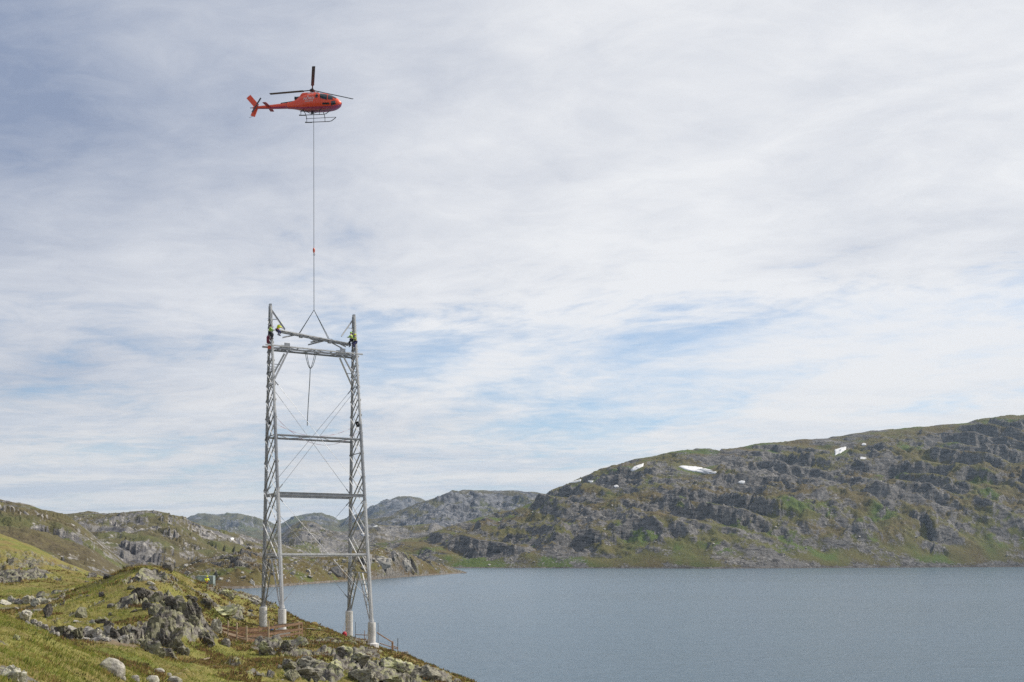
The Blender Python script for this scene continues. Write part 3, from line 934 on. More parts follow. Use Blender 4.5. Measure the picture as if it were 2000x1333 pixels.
# lower crossarm (already bolted on)
z3 = LEV[3]
for side in ('n', 'f'):
    p, q = leg_at('l' + side, z3), leg_at('r' + side, z3)
    d = (q - p).normalized()
    p2, q2 = p - d * .75, q + d * .75
    sgn = -1 if side == 'n' else 1
    for dz, m in ((.0, M_steel_lit), (-.24, M_steel)):
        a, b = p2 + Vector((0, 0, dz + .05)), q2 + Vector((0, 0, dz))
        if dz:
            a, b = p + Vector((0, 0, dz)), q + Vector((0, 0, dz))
        tp('crossarm_chord', MB().angle(a, b, .14, .035, side=(0, 0, 1)).bar(a + vD * sgn * .08, b + vD * sgn * .08, .09, .03, side=(0, 0, 1)), m)
    k = 6
    for i in range(k):
        zt = Vector((0, 0, 0 if i % 2 else -.24)); zu = Vector((0, 0, -.24 if i % 2 else 0))
        tp('crossarm_brace', MB().angle(p.lerp(q, i / k) + zt, p.lerp(q, (i + 1) / k) + zu, .07), M_steel)
    # knee braces
    for s, t_, zk in (('l', .17, 19.05), ('r', .83, 19.0)):
        a = p.lerp(q, t_) - Vector((0, 0, .4))
        b = leg_at(s + side, H + zk)
        tp('knee_brace', MB().angle(a, b, .19, .03, side=uL), M_steel if side == 'n' else M_steel_lit)
        mid = a.lerp(b, .5)
        tp('tie', MB().angle(mid, leg_at(s + side, mid.z), .07), M_steel)
        a2 = p.lerp(q, t_ - .0) + vD * sgn * .02
        tp('gusset_plate', MB().box(a2 + Vector((0, 0, .12)), (.62, .05, .75), math.atan2(uL.y, uL.x)), M_steel)
for i in range(5):
    a, b = leg_at('ln', z3).lerp(leg_at('rn', z3), (i + .5) / 5), leg_at('lf', z3).lerp(leg_at('rf', z3), (i + .5) / 5)
    tp('crossarm_tie', MB().angle(a, b, .09, side=(0, 0, 1)), M_steel)

# wire X-stays between the two legs, in both planes
for side in ('n', 'f'):
    for za, zb in ((H + 19.0, LEV[1] + .3), (LEV[1] - .3, LEV[0] - 5.2), ):
        for a, b in (('l', 'r'), ('r', 'l')):
            p, q = leg_at(a + side, za), leg_at(b + side, max(zb, foot[b + side].z + .25))
            tp('stay_wire', MB().tube([p, q], .022, 5), M_steel)
            d = (q - p).normalized()
            tp('turnbuckle', MB().bar(p, p + d * .8, .11, .05), M_steel)
            tp('turnbuckle', MB().bar(q - d * .9, q - d * .1, .11, .05), M_steel)

# ------------------------------------------------------------------ red and white marker tape
tm, TT = new_mat('striped_tape')
_x = TT.n('ShaderNodeSeparateXYZ', {0: TT.n('ShaderNodeTexCoord').outputs['Object']}).outputs[0]
TT.n('ShaderNodeOutputMaterial', {0: TT.n('ShaderNodeBsdfDiffuse', {0: TT.mix(TT.m('GREATER_THAN', TT.m('FRACT', TT.m('MULTIPLY', _x, 1.1)), .5), (.72, .66, .66), (.45, .16, .16))})})
for (a, b, dr, lab) in ((leg_at('ln', H + 14.2), leg_at('rf', H + 14.55), 1.15, 'upper red and white marker tape sagging between the tower legs'),
                        (leg_at('ln', H + 15.0), leg_at('rn', H + 14.0), 2.35, 'lower red and white marker tape sagging between the tower legs')):
    mb = MB()
    pts = sag(a, b, dr, 24)
    for i in range(24):
        mb.bar(pts[i], pts[i + 1], .034, .015, side=(0, 0, 1))
    mb.build('marker_tape', tm, None, origin=a, label=lab, cat='tape')

# ------------------------------------------------------------------ crossarm being lowered in
bl, br = W(541, 646, 117.3), W(681, 673, 121.6)
bc = (bl + br) / 2
arm = empty('steel_crossarm', bc, label='loose steel crossarm hanging from the sling with folded braces dangling', cat='crossarm')
d = (br - bl).normalized()
for k, off in enumerate((vD * .17, -vD * .17)):
    a, b = bl + off, br + off
    MB().angle(a, b, .13, .03, side=(0, 0, 1)).build('chord', M_steel_lit, arm, origin=bc)
    MB().angle(a - Vector((0, 0, .17)), b - Vector((0, 0, .17)), .10, .03, side=(0, 0, 1)).build('chord', M_steel, arm, origin=bc)
    for i in range(8):
        z0_, z1_ = ((0, -.17) if i % 2 else (-.17, 0))
        MB().angle(a.lerp(b, i / 8) + Vector((0, 0, z0_)), a.lerp(b, (i + 1) / 8) + Vector((0, 0, z1_)), .06).build('lattice_bar', M_steel, arm, origin=bc)
for i in range(7):
    p = bl.lerp(br, (i + .5) / 7)
    MB().angle(p + vD * .17, p - vD * .17, .1, side=(0, 0, 1)).build('tie', M_steel, arm, origin=bc)
for (x0, y0, x1, y1, t_) in ((580, 655, 552, 661, .3), (588, 654, 622, 671, .33), (592, 657, 618, 667, .36), (640, 664, 607, 670, .72), (642, 665, 602, 675, .73),
                             (645, 664, 675, 679, .76), (638, 666, 668, 682, .7)):
    Yb = bl.y + (br.y - bl.y) * t_
    MB().angle(W(x0, y0, Yb), W(x1, y1, Yb + (.9 if x1 > x0 else -.9)), .14, .022, side=(0, 0, 1)).build('dangling_brace', M_steel, arm, origin=bc)
for t_ in (.33, .73):
    p = bl.lerp(br, t_)
    MB().box(p + Vector((0, 0, -.1)), (.36, .5, .34), math.atan2(d.y, d.x)).build('gusset_plate', M_steel, arm, origin=bc)

# ------------------------------------------------------------------ long line and sling
HX, HY = -22.0, 119.3
belly = Vector((HX, HY, W(612, 219, HY).z))
knot = Vector((HX + .03, HY, W(612, 606, HY).z))
ball = Vector((HX + .02, HY, W(612, 490, HY).z))
line = empty('lifting_line', knot, label='long steel lifting line with orange hook weight and four leg sling', cat='lifting line')
MB().tube([belly, ball + Vector((0, 0, .3))], .032, 6).build('cable', M_wire, line, origin=knot)
MB().lathe(ball, [(.05, .30), (.10, .22), (.13, .1), (.12, -.08), (.07, -.2), (.05, -.3)], 12).build('hook_weight', M_orange, line, True, origin=knot)
MB().tube([ball - Vector((0, 0, .25)), knot], .034, 6).build('lower_cable', M_rope, line, origin=knot)
MB().tube([ball + Vector((.02, 0, -.3)), ball + Vector((.12, 0, -.42)), ball + Vector((.03, 0, -.55)), ball + Vector((-.08, 0, -.45))], .03, 5).build('hook', M_wire, line, origin=knot)
for t_ in (.30, .72):
    for o_ in (-.35, .35):
        p = bl.lerp(br, t_ + o_ * .03) + vD * o_ + Vector((0, 0, .1))
        MB().tube([knot, p], .033, 5).build('sling_leg', M_rope, line, origin=knot)

# rope looped over the lower crossarm
rt = Vector((W(606, 720, 118.6).x, 118.6, W(606, 720, 118.6).z))
rope = empty('hanging_rope', rt, label='dark rope looped over the lower crossarm, its tail hanging down', cat='rope')
for a, b, dr in ((596, 606, .8), (599, 605, .5), (618, 607, .9), (615, 606, .5)):
    MB().tube(sag(W(a, 689, 118.6), rt, dr * .5, 8), .034, 5).build('loop', M_rope, rope, origin=rt)
MB().tube([rt, W(605, 745, 118.5), W(602, 790, 118.5), W(600, 832, 118.5)], .045, 6).build('tail', M_rope, rope, origin=rt)

for (x, y, Y, lab) in ((524, 823, 118.4, 'dark coil of rope hung on the left tower leg above the crossbeam'),
                       (698, 828, 119.8, 'dark coil of rope hung on the right tower leg above the crossbeam')):
    c = W(x, y, Y)
    mb = MB()
    for i in range(3):
        mb.tube([c + Vector((.15 * math.cos(a) + .03 * i, .05 * i, .22 * math.sin(a) - .05 * i)) for a in np.linspace(0, 2 * np.pi, 15)], .06, 6)
    mb.build('rope_coil', M_black, None, origin=c, label=lab, cat='rope coil')
# small gear clipped to the left leg near the climbers
c = W(524, 663, 117)
MB().lathe(c, [(.1, -.45), (.19, -.4), (.2, .2), (.16, .32), (.05, .38)], 12).build('tool_bag', pmat('maroon_canvas', (.28, .06, .10), .8), None, True, origin=c,
                                              label='maroon canvas tool bag hung on the left tower leg below the climbers', cat='bag')
c = W(526, 679, 116.4)
MB().box(c, (.35, .2, .3), .3).box(c + Vector((0, 0, .2)), (.12, .08, .12), .3).build('shackle_block', M_orange, None, origin=c,
          label='small red pulley block on the left end of the lower crossarm', cat='pulley')

# guy ropes beside the far right column
for (x0, y0, x1, y1, Y, lab) in ((679, 1197, 666, 1240, 124.4, 'thin rope slanting from the far right column to the ground'),
                                 (722, 1222, 712, 1246, 118, 'thin rope slanting from the near right column to the ground')):
    a, b = W(x0, y0, Y), W(x1, y1, Y - .5)
    b.z = near_z(b.x, b.y) - .05
    MB().tube([a, b], .02, 5).tube([a + Vector((.1, 0, -.3)), b + Vector((.3, .2, 0))], .02, 5).build('guy_rope', M_plank, None, origin=b, label=lab, cat='rope')

# ------------------------------------------------------------------ helicopter (nose +x, starboard -y, belly z = 0)
YAW = math.radians(-7)
heli = empty('helicopter', belly, YAW, label='red helicopter hovering with its three bladed rotor above the tower', cat='helicopter')
heli.rotation_euler = (math.radians(1.5), math.radians(.8), YAW)
heli.scale = (1.0, 1.0, .955)
heli.location = belly + Vector((-.17, 0, .02))


def paint():
    m, T = new_mat('red_aircraft_paint')
    co = T.n('ShaderNodeTexCoord').outputs['Object']
    nz = T.noise(co, 1.5, 4)
    bs = T.n('ShaderNodeBsdfPrincipled', {'Base Color': T.mix(T.ss(nz, .3, .7), (.95, .095, .022), (.91, .082, .02)), 'Roughness': .38,
                                          'Coat Weight': .3, 'Coat Roughness': .06})
    T.n('ShaderNodeOutputMaterial', {0: bs})
    return m


M_paint = paint()
M_belly = pmat('belly_reflection_tint', (.46, .035, .17), .35, 0, .5, .06, 2, coat=.9)  # sky reflection and lens fringe put into the colour of the red underside
M_glass = pmat('cabin_glass', (.012, .02, .026), .06, 0, .8, .1, 2, coat=.4)
M_blade = pmat('rotor_blade_grey', (.085, .085, .10), .5)
M_hub = pmat('rotor_hub_dark', (.06, .06, .065), .45, .4)
M_frame = pmat('dark_frame', (.03, .03, .03), .5)

SEC = [(3.36, .76, .90, .08), (3.25, .55, 1.05, .30), (3.05, .38, 1.24, .50), (2.75, .23, 1.45, .68), (2.35, .11, 1.66, .82), (1.95, .05, 1.82, .90), (1.5, .01, 1.92, .94),
       (1.0, 0, 1.95, .95), (.4, 0, 1.95, .95), (-.2, .01, 1.94, .93), (-.7, .05, 1.86, .84), (-1.1, .13, 1.72, .70), (-1.5, .24, 1.52, .54), (-1.9, .34, 1.32, .40), (-2.3, .40, 1.19, .32), (-2.8, .44, 1.11, .27)]
BOOM = [(-2.8, .44, 1.11, .27), (-3.6, .46, 1.05, .235), (-4.4, .48, .99, .205), (-5.2, .51, .94, .175), (-6.0, .54, .89, .15), (-6.7, .57, .84, .125), (-6.85, .62, .79, .06)]
SA = np.array(SEC[::-1] + [])
NEXP = 2.7


def fus(x):
    zb, zt, w = (np.interp(x, SA[:, 0], SA[:, i]) for i in (1, 2, 3))
    return zb, zt, w


def fus_y(x, z):
    zb, zt, w = fus(x)
    q = min(abs((z - (zb + zt) / 2) / ((zt - zb) / 2)), .995)
    return w * (1 - q ** NEXP) ** (1 / NEXP)


def loft(name, secs, mat, parent, n=28, ex=NEXP, split_z=None):
    mb = MB()
    vs, fs = [], []
    for (x, zb, zt, w) in secs:
        for k in range(n):
            a = 2 * math.pi * (k + .5) / n
            c, s = math.cos(a), math.sin(a)
            vs.append((x, w * math.copysign(abs(c) ** (2 / ex), c), (zb + zt) / 2 + (zt - zb) / 2 * math.copysign(abs(s) ** (2 / ex), s)))
    m = len(secs)
    for i in range(m - 1):
        fs += [(i * n + k, i * n + (k + 1) % n, (i + 1) * n + (k + 1) % n, (i + 1) * n + k) for k in range(n)]
    fs += [tuple(range(n)), tuple((m - 1) * n + k for k in range(n - 1, -1, -1))]
    mb.add(vs, fs)
    return mb.build(name, mat, parent, True)


def dens(secs, k=3):
    out = []
    for a, b in zip(secs[:-1], secs[1:]):
        for i in range(k):
            out.append(tuple(a[j] + (b[j] - a[j]) * i / k for j in range(4)))
    return out + [secs[-1]]


fz = loft('fuselage', dens(SEC, 2), M_paint, heli, 40)
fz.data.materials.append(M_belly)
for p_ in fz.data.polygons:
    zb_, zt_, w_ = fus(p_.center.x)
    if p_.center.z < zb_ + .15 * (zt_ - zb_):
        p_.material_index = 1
bz = loft('tail_boom', dens(BOOM, 2), M_paint, heli, 24, 2.1)
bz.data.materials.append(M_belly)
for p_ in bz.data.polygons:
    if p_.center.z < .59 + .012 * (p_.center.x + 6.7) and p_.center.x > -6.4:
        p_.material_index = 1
cowl = [(1.05, 1.80, 1.93, .40), (.80, 1.72, 2.03, .50), (.5, 1.6, 2.10, .54), (-.2, 1.5, 2.11, .56), (-.95, 1.3, 2.10, .55), (-1.12, 1.25, 2.02, .52), (-1.3, 1.2, 1.78, .44), (-1.75, 1.05, 1.40, .3), (-2.3, .9, 1.2, .24)]
loft('engine_cowling', cowl, M_paint, heli, 24, 3.2)
mb = MB().tube([(-1.15, 0, 1.66), (-1.75, 0, 1.60), (-2.0, 0, 1.62)], .17, 12, .19)
mb.build('exhaust', M_hub, heli, True)
mb = MB().bar((-2.1, 0, 1.24), (-3.6, 0, 1.07), .10, .20, side=(0, 0, 1))
mb.build('driveshaft_cover', M_frame, heli)


def patch(name, quad, mat, side=-1, off=.012, n=7, parent=None):
    """curved panel lying on the fuselage side; quad = four (x, z) corners"""
    q = [Vector((a, 0, b)) for a, b in quad]
    vs = []
    for i in range(n + 1):
        for j in range(n + 1):
            p = q[0].lerp(q[1], j / n).lerp(q[3].lerp(q[2], j / n), i / n)
            vs.append((p.x, side * (fus_y(p.x, p.z) + off), p.z))
    fs = [(i * (n + 1) + j, i * (n + 1) + j + 1, (i + 1) * (n + 1) + j + 1, (i + 1) * (n + 1) + j) for i in range(n) for j in range(n)]
    return MB().add(vs, fs).build(name, mat, parent or heli, True)


for sd in (-1, 1):
    dr = patch('cabin_door', [(1.02, .62), (1.95, .50), (2.10, 1.66), (.98, 1.86)], M_paint, sd, .008)
    patch('door_window', [(1.20, 1.12), (1.93, .92), (1.98, 1.62), (1.10, 1.78)], M_glass, sd, .016, parent=dr)
    patch('quarter_window', [(.62, 1.22), (.92, 1.22), (.88, 1.72), (.66, 1.66)], M_glass, sd, .014)
    patch('windscreen', [(2.06, .98), (2.60, .98), (2.40, 1.52), (2.02, 1.68)], M_glass, sd, .014)
    patch('chin_window', [(2.35, .34), (2.88, .52), (2.80, .88), (2.42, .80)], M_glass, sd, .014)
    patch('lower_door_window', [(1.42, .42), (2.22, .44), (2.18, .62), (1.45, .62)], M_glass, sd, .018)
# front glass across the nose
vs, fs, n = [], [], 10
for i in range(n + 1):
    x = 2.25 + .62 * i / n
    zb, zt, w = fus(x)
    for j in range(n + 1):
        a = math.radians(-62 + 124 * j / n)
        s, c = math.sin(a), math.cos(a)
        vs.append((x + .01, (w + .012) * math.copysign(abs(s) ** (2 / NEXP), s), (zb + zt) / 2 + ((zt - zb) / 2 + .012) * abs(c) ** (2 / NEXP)))
for i in range(n):
    for j in range(n):
        if j != n // 2 - 0:
            fs.append((i * (n + 1) + j, i * (n + 1) + j + 1, (i + 1) * (n + 1) + j + 1, (i + 1) * (n + 1) + j))
MB().add(vs, fs).build('front_glass', M_glass, heli, True)

# fin, tailplane, guard
MB().prism((-6.35, 0, .84), (-7.35, 0, 2.02), [(-.30, -.035), (0, -.055), (.30, -.02), (.30, .02), (0, .055), (-.30, .035)], side=(1, 0, .2)).build('upper_fin', M_paint, heli)
MB().prism((-6.5, 0, .62), (-6.85, 0, -.28), [(-.26, -.03), (0, -.045), (.26, -.02), (.26, .02), (0, .045), (-.26, .03)], side=(1, 0, 0)).build('lower_fin', M_paint, heli)
MB().tube([(-6.8, 0, -.25), (-7.25, 0, -.42)], .02, 6).build('tail_skid', M_hub, heli)
MB().tube([(-6.7, 0, .70), (-7.15, 0, .70)], .045, 8).build('tail_cone', M_hub, heli)
for sd in (-1, 1):
    MB().prism((-4.95, sd * .17, .74), (-5.05, sd * 1.30, .74), [(-.22, -.02), (0, -.04), (.22, -.015), (.22, .015), (0, .04), (-.22, .02)], side=(1, 0, 0)).build('tailplane', pmat('tailplane_red', (.45, .03, .05), .4), heli)
tr = MB().tube([(-6.3, -.1, .86), (-6.3, -.36, .86)], .07, 10).build('tail_rotor_hub', M_hub, heli)
ta = math.radians(58)
for s in (-1, 1):
    dv = Vector((math.cos(ta), 0, math.sin(ta))) * s
    p0 = Vector((-6.3, -.34, .86))
    MB().prism(p0 + dv * .1, p0 + dv * (.96 if s > 0 else .93), [(-.085, -.012), (.085, -.012), (.085, .012), (-.085, .012)], side=Vector((-dv.z, 0, dv.x))).build('tail_rotor_blade', M_blade, heli)

# mast, head, three drooped blades
hub = Vector((.0, 0, 2.46))
MB().lathe((0, 0, 2.05), [(.20, 0), (.13, .12), (.075, .2), (.07, .5)], 14).build('rotor_mast', M_hub, heli, True)
MB().lathe(hub, [(.08, -.18), (.30, -.12), (.34, -.02), (.26, .05), (.16, .16), (.05, .2)], 16).build('rotor_hub', M_hub, heli, True)
for i in range(3):
    a = math.radians(-90 + 7 + 12 + 120 * i)
    c = math.radians(4.2)
    dv = Vector((math.cos(a) * math.cos(c), math.sin(a) * math.cos(c), math.sin(c) + .035 * math.cos(a)))
    tg = Vector((-math.sin(a), math.cos(a), 0))
    arm_ = MB().bar(hub + dv * .2, hub + dv * 1.15, .13, .07, side=tg).build('blade_grip', M_hub, heli)
    tw = (tg * math.cos(math.radians(9)) + Vector((0, 0, 1)) * math.sin(math.radians(9)))
    MB().prism(hub + dv * 1.1, hub + dv * 5.35, [(-.175, -.008), (-.05, -.022), (.12, -.022), (.175, 0), (.12, .022), (-.05, .022), (-.175, .008)], side=tw).build('rotor_blade', M_blade, heli)

# landing gear: skids on two bowed cross tubes
for sd in (-1, 1):
    y = sd * 1.05
    sk = MB().tube([(-1.15, y, -.74), (-.9, y, -.78), (1.55, y, -.78), (1.9, y, -.72), (2.35, y, -.38), (2.42, y, -.30)], .042, 8).build('skid', M_frame, heli, True)
    MB().tube([(-1.05, y, -.36), (2.40, y, -.30)], .028, 7).build('step_tube', M_frame, heli, True)
    for x in (-.95, 1.15):
        MB().tube([(x, y, -.78), (x, y * .98, -.32)], .03, 7).build('skid_post', M_frame, heli, True)
    MB().prism((-1.15, y, -.79), (-.35, y, -.81), [(-.10, -.02), (.10, -.02), (.10, .02), (-.10, .02)], side=(0, 1, 0)).build('skid_shoe', M_frame, heli)
for x in (-.95, 1.15):
    MB().tube([(x, -1.05, -.40), (x, -.8, -.12), (x, -.4, .06), (x, .4, .06), (x, .8, -.12), (x, 1.05, -.40)], .04, 8).build('cross_tube', M_frame, heli, True)
MB().tube([(-.75, -.2, .05), (-.1, 0, -.28), (.55, .2, .02)], .025, 6).build('cargo_sling_frame', M_frame, heli)
MB().box((0, 0, -.12), (.22, .18, .24)).build('cargo_hook', M_frame, heli)
MB().tube([(.6, -.6, 1.9), (1.2, -.62, 2.0)], .02, 5).build('antenna', M_frame, heli)


def lettering(name, txt, size, x, z, mat, cowling=False, bold=.006):
    cu = bpy.data.curves.new(name, 'FONT')
    cu.body = txt
    cu.size = size
    cu.offset = bold
    cu.align_x = 'CENTER'
    to = bpy.data.objects.new(name, cu)
    COL.objects.link(to)
    bpy.context.view_layer.update()
    me = bpy.data.meshes.new_from_object(to.evaluated_get(bpy.context.evaluated_depsgraph_get()))
    COL.objects.unlink(to)
    bpy.data.objects.remove(to)
    for v in me.vertices:
        px_, pz_ = v.co.x + x, v.co.y + z
        yy = max(.56 * max(0.0, 1 - abs((pz_ - 1.8) / .32) ** 3.2) ** (1 / 3.2) if cowling else 0.0, fus_y(px_, pz_) if pz_ < 1.94 else 0.0) + .03
        v.co = (px_, -yy, pz_)
    me.name = name
    return link(name, me, mat, heli)


lettering('lettering', 'NORD', .42, -.10, 1.02, M_white, bold=.004)
lettering('lettering', 'HELIKOPTER', .17, -.10, .80, M_white, bold=.003)
lettering('lettering', 'LN-OSI', .24, .02, 1.84, M_white, True, bold=.008)
# the small peak over the O
MB().add([(x, -(fus_y(x, z) + .03), z) for x, z in ((-.33, 1.36), (-.27, 1.36), (-.21, 1.44), (-.15, 1.36), (-.09, 1.36), (-.21, 1.51))],
         [(0, 1, 2, 5), (2, 3, 4, 5)]).build('emblem_peak', M_white, heli)

# ------------------------------------------------------------------ people


def skin_mesh(name, verts, edges, radii, root=0, sub=1):
    me = bpy.data.meshes.new(name)
    me.from_pydata(verts, edges, [])
    o = bpy.data.objects.new(name, me)
    COL.objects.link(o)
    md = o.modifiers.new('skin', 'SKIN')
    md.use_smooth_shade = True
    for i, sv in enumerate(me.skin_vertices[0].data):
        sv.radius = (radii[i], radii[i])
        sv.use_root = (i == root)
    ms = o.modifiers.new('sub', 'SUBSURF')
    ms.levels = ms.render_levels = sub
    bpy.context.view_layer.update()
    out = bpy.data.meshes.new_from_object(o.evaluated_get(bpy.context.evaluated_depsgraph_get()))
    COL.objects.unlink(o)
    bpy.data.objects.remove(o)
    out.name = name
    return out


def person(loc, rz, J, label, jacket, trousers, helmet_mat, group=None):
    """J: joints in metres about the pelvis at the origin: chest, neck, head, and per side shoulder, elbow, wrist, hip, knee, ankle, toe"""
    root = empty('person', loc, rz, label=label, cat='person')
    V_, E_, R_ = [], [], []

    def add(p, r, par=None):
        V_.append(Vector(p)); R_.append(r)
        if par is not None:
            E_.append((par, len(V_) - 1))
        return len(V_) - 1
    pel = add((0, 0, 0), .135)
    bel_ = add(Vector(J['chest']) * .5, .125, pel)
    ch = add(J['chest'], .15, bel_)
    nk = add(J['neck'], .06, ch)
    hd = Vector(J['head'])
    h0 = add(hd - Vector((0, 0, .05)), .075, nk)
    h1 = add(hd + Vector((0, 0, .05)), .10, h0)
    add(hd + Vector((0, 0, .12)), .07, h1)
    for s in 'lr':
        sh = add(J[s + 'sh'], .07, ch)
        el = add(J[s + 'el'], .05, sh)
        wr = add(J[s + 'wr'], .035, el)
        dv = (Vector(J[s + 'wr']) - Vector(J[s + 'el'])).normalized()
        sdv = dv.orthogonal().normalized()
        up = dv.cross(sdv)
        pm_ = add(Vector(J[s + 'wr']) + dv * .06, .034, wr)
        for q, ln in ((-.03, .075), (-.01, .09), (.012, .085), (.033, .065)):
            k1 = add(Vector(J[s + 'wr']) + dv * .105 + sdv * q, .011, pm_)
            k2 = add(Vector(J[s + 'wr']) + dv * (.105 + ln * .5) + sdv * q * 1.1 - up * .015, .009, k1)
            add(Vector(J[s + 'wr']) + dv * (.105 + ln * .75) + sdv * q * 1.1 - up * .05, .008, k2)
        t1_ = add(Vector(J[s + 'wr']) + dv * .05 + sdv * .05, .012, pm_)
        add(Vector(J[s + 'wr']) + dv * .09 + sdv * .065 - up * .02, .010, t1_)
        hp = add(J[s + 'hp'], .095, pel)
        kn = add(J[s + 'kn'], .065, hp)
        an = add(J[s + 'an'], .045, kn)
        add(J[s + 'to'], .04, an)
    link('body', skin_mesh('body', V_, E_, R_), M_skin, root)
    # jacket: torso and sleeves; trousers; boots
    JV = [Vector((0, 0, -.02)), Vector(J['chest']) * .5, Vector(J['chest']), Vector(J['neck']) - Vector((0, 0, .03))]
    JE, JR = [(0, 1), (1, 2), (2, 3)], [.165, .155, .18, .085]
    for s in 'lr':
        k = len(JV)
        JV += [Vector(J[s + 'sh']), Vector(J[s + 'el']), Vector(J[s + 'el']).lerp(Vector(J[s + 'wr']), .9)]
        JR += [.092, .072, .052]
        JE += [(2, k), (k, k + 1), (k + 1, k + 2)]
    link('jacket', skin_mesh('jacket', JV, JE, JR), jacket, root)
    TV, TE, TR = [Vector((0, 0, 0))], [], [.155]
    for s in 'lr':
        k = len(TV)
        TV += [Vector(J[s + 'hp']), Vector(J[s + 'kn']), Vector(J[s + 'kn']).lerp(Vector(J[s + 'an']), .9)]
        TR += [.112, .085, .07]
        TE += [(0, k), (k, k + 1), (k + 1, k + 2)]
    link('trousers', skin_mesh('trousers', TV, TE, TR), trousers, root)
    for s in 'lr':
        a, t_ = Vector(J[s + 'an']), Vector(J[s + 'to'])
        link('boot', skin_mesh('boot', [a + Vector((0, 0, .1)), a, a.lerp(t_, .6), t_], [(0, 1), (1, 2), (2, 3)], [.065, .065, .06, .045]), M_black, root)
    f = Vector(J['face']).normalized()
    MB().lathe(hd + Vector((0, 0, .055)), [(.135, 0), (.130, .05), (.105, .11), (.05, .145)], 14).build('helmet', helmet_mat, root, True)
    # face: nose, eyes, mouth on the side it looks to
    side_ = f.cross(Vector((0, 0, 1))).normalized()
    c0 = hd + f * .095
    MB().box(c0 + f * .015, (.03, .03, .04)).build('nose', M_skin, root, True)
    for q in (-1, 1):
        MB().box(c0 + side_ * .035 * q + Vector((0, 0, .025)), (.022, .022, .014)).build('eye', M_black, root)
        MB().box(hd + side_ * .105 * q, (.03, .03, .06)).build('ear', M_skin, root)
    MB().box(c0 - Vector((0, 0, .045)), (.035, .02, .01)).build('mouth', pmat('lips', (.35, .15, .13), .6), root)
    # climbing harness
    MB().lathe(Vector(J['chest']) * .12, [(.19, -.05), (.20, 0), (.19, .05)], 12).build('harness_belt', M_orange if jacket is M_yellow else M_dark, root, True)
    return root


def pose(**kw):
    J = dict(chest=(.02, 0, .42), neck=(.04, 0, .56), head=(.07, 0, .70), face=(1, 0, -.2),
             lsh=(.02, .19, .47), lel=(.2, .27, .25), lwr=(.42, .14, .30), rsh=(.02, -.19, .47), rel=(.2, -.27, .25), rwr=(.42, -.14, .30),
             lhp=(0, .10, -.05), lkn=(.34, .16, -.22), lan=(.16, .16, -.62), lto=(.36, .16, -.66),
             rhp=(0, -.10, -.05), rkn=(.34, -.16, -.22), ran=(.16, -.16, -.62), rto=(.36, -.16, -.66))
    J.update(kw)
    return J


climb = pose(lkn=(.28, .16, -.35), lan=(.12, .14, -.78), lto=(.3, .14, -.82), rkn=(.35, -.14, -.20), ran=(.2, -.14, -.60), rto=(.38, -.14, -.64))
lean = pose(chest=(.22, 0, .36), neck=(.32, 0, .46), head=(.42, 0, .55), lsh=(.22, .19, .40), rsh=(.22, -.19, .40), lel=(.42, .26, .22),
            rel=(.42, -.26, .22), lwr=(.60, .12, .12), rwr=(.60, -.12, .12))
person(W(541.5, 644, 116.8), -.3, lean, 'crouching worker in yellow jacket at the top of the left tower leg', M_yellow, M_blueworn, M_yellow)
person(W(527, 650, 116.2), .5, climb, 'worker in lime vest and dark trousers clinging to the left tower leg', M_lime, M_dark, M_dark)
person(W(686.5, 664, 121.0), math.pi - .5, climb, 'worker in lime jacket on the inner side of the right tower leg', M_lime, M_dark, M_lime)
person(W(694.5, 668, 121.0), math.pi + .6, climb, 'worker in yellow green jacket clinging to the outer side of right tower leg', pmat('hivis_olive', (.42, .5, .1), .7), M_blueworn, M_yellow)

# ------------------------------------------------------------------ equipment container
cb = W(402, 1143.5, 142)
cb.z = near_z(cb.x, cb.y)
M_cont = pmat('grey_green_steel', (.36, .42, .40), .6, 0, .4, .10, 1.2)
M_cont_d = pmat('grey_green_steel_dark', (.27, .32, .31), .6, 0, .4, .10, 1.2)
cont = empty('storage_container', cb, .08, label='small grey green corrugated steel container behind the rocky knoll', cat='container')
cw, cd, chh = 2.1, 1.5, 1.28
nr = 24
for face in (-1, 1):
    mb = MB()
    prev = None
    vs = []
    for i in range(nr * 4 + 1):
        x = -cw / 2 + cw * i / (nr * 4)
        dpt = (0, 0, .04, .04)[i % 4]
        vs.append((x, face * (cd / 2 - dpt), .1)); vs.append((x, face * (cd / 2 - dpt), chh))
    fs = [(2 * i, 2 * i + 2, 2 * i + 3, 2 * i + 1) for i in range(nr * 4)]
    mb.add(vs, fs)
    mb.build('corrugated_wall', M_cont, cont)
for sx in (-1, 1):
    MB().box((sx * (cw / 2 - .02), 0, .1 + (chh - .1) / 2), (.04, cd - .1, chh - .12)).build('end_wall', M_cont_d, cont)
MB().box((0, 0, chh + .03), (cw + .02, cd + .02, .06)).build('roof', M_cont, cont)
MB().box((0, 0, .04), (cw + .02, cd + .02, .12)).build('floor_frame', M_cont_d, cont)
for sx in (-1, 1):
    for sy in (-1, 1):
        MB().box((sx * cw / 2, sy * cd / 2, chh / 2), (.1, .1, chh)).build('corner_post', M_cont_d, cont)
MB().box((-.62, -cd / 2 - .02, .66), (.62, .05, 1.02)).build('door', pmat('pale_green_door', (.40, .5, .46), .5), cont)
kneel = pose(chest=(.10, 0, .42), neck=(.15, 0, .55), head=(.2, 0, .68), lkn=(.30, .14, -.28), lan=(-.12, .14, -.40), lto=(-.2, .14, -.46), rkn=(.38, -.12, -.08), ran=(.34, -.12, -.46), rto=(.52, -.12, -.5))
kp = W(403.5, 1138, 139)
kp.z = near_z(kp.x, kp.y) + .42
person(kp, -.9, kneel, 'kneeling worker in bright yellow jacket in front of the container', M_yellow, M_dark, M_yellow)

# ------------------------------------------------------------------ timber guard rails


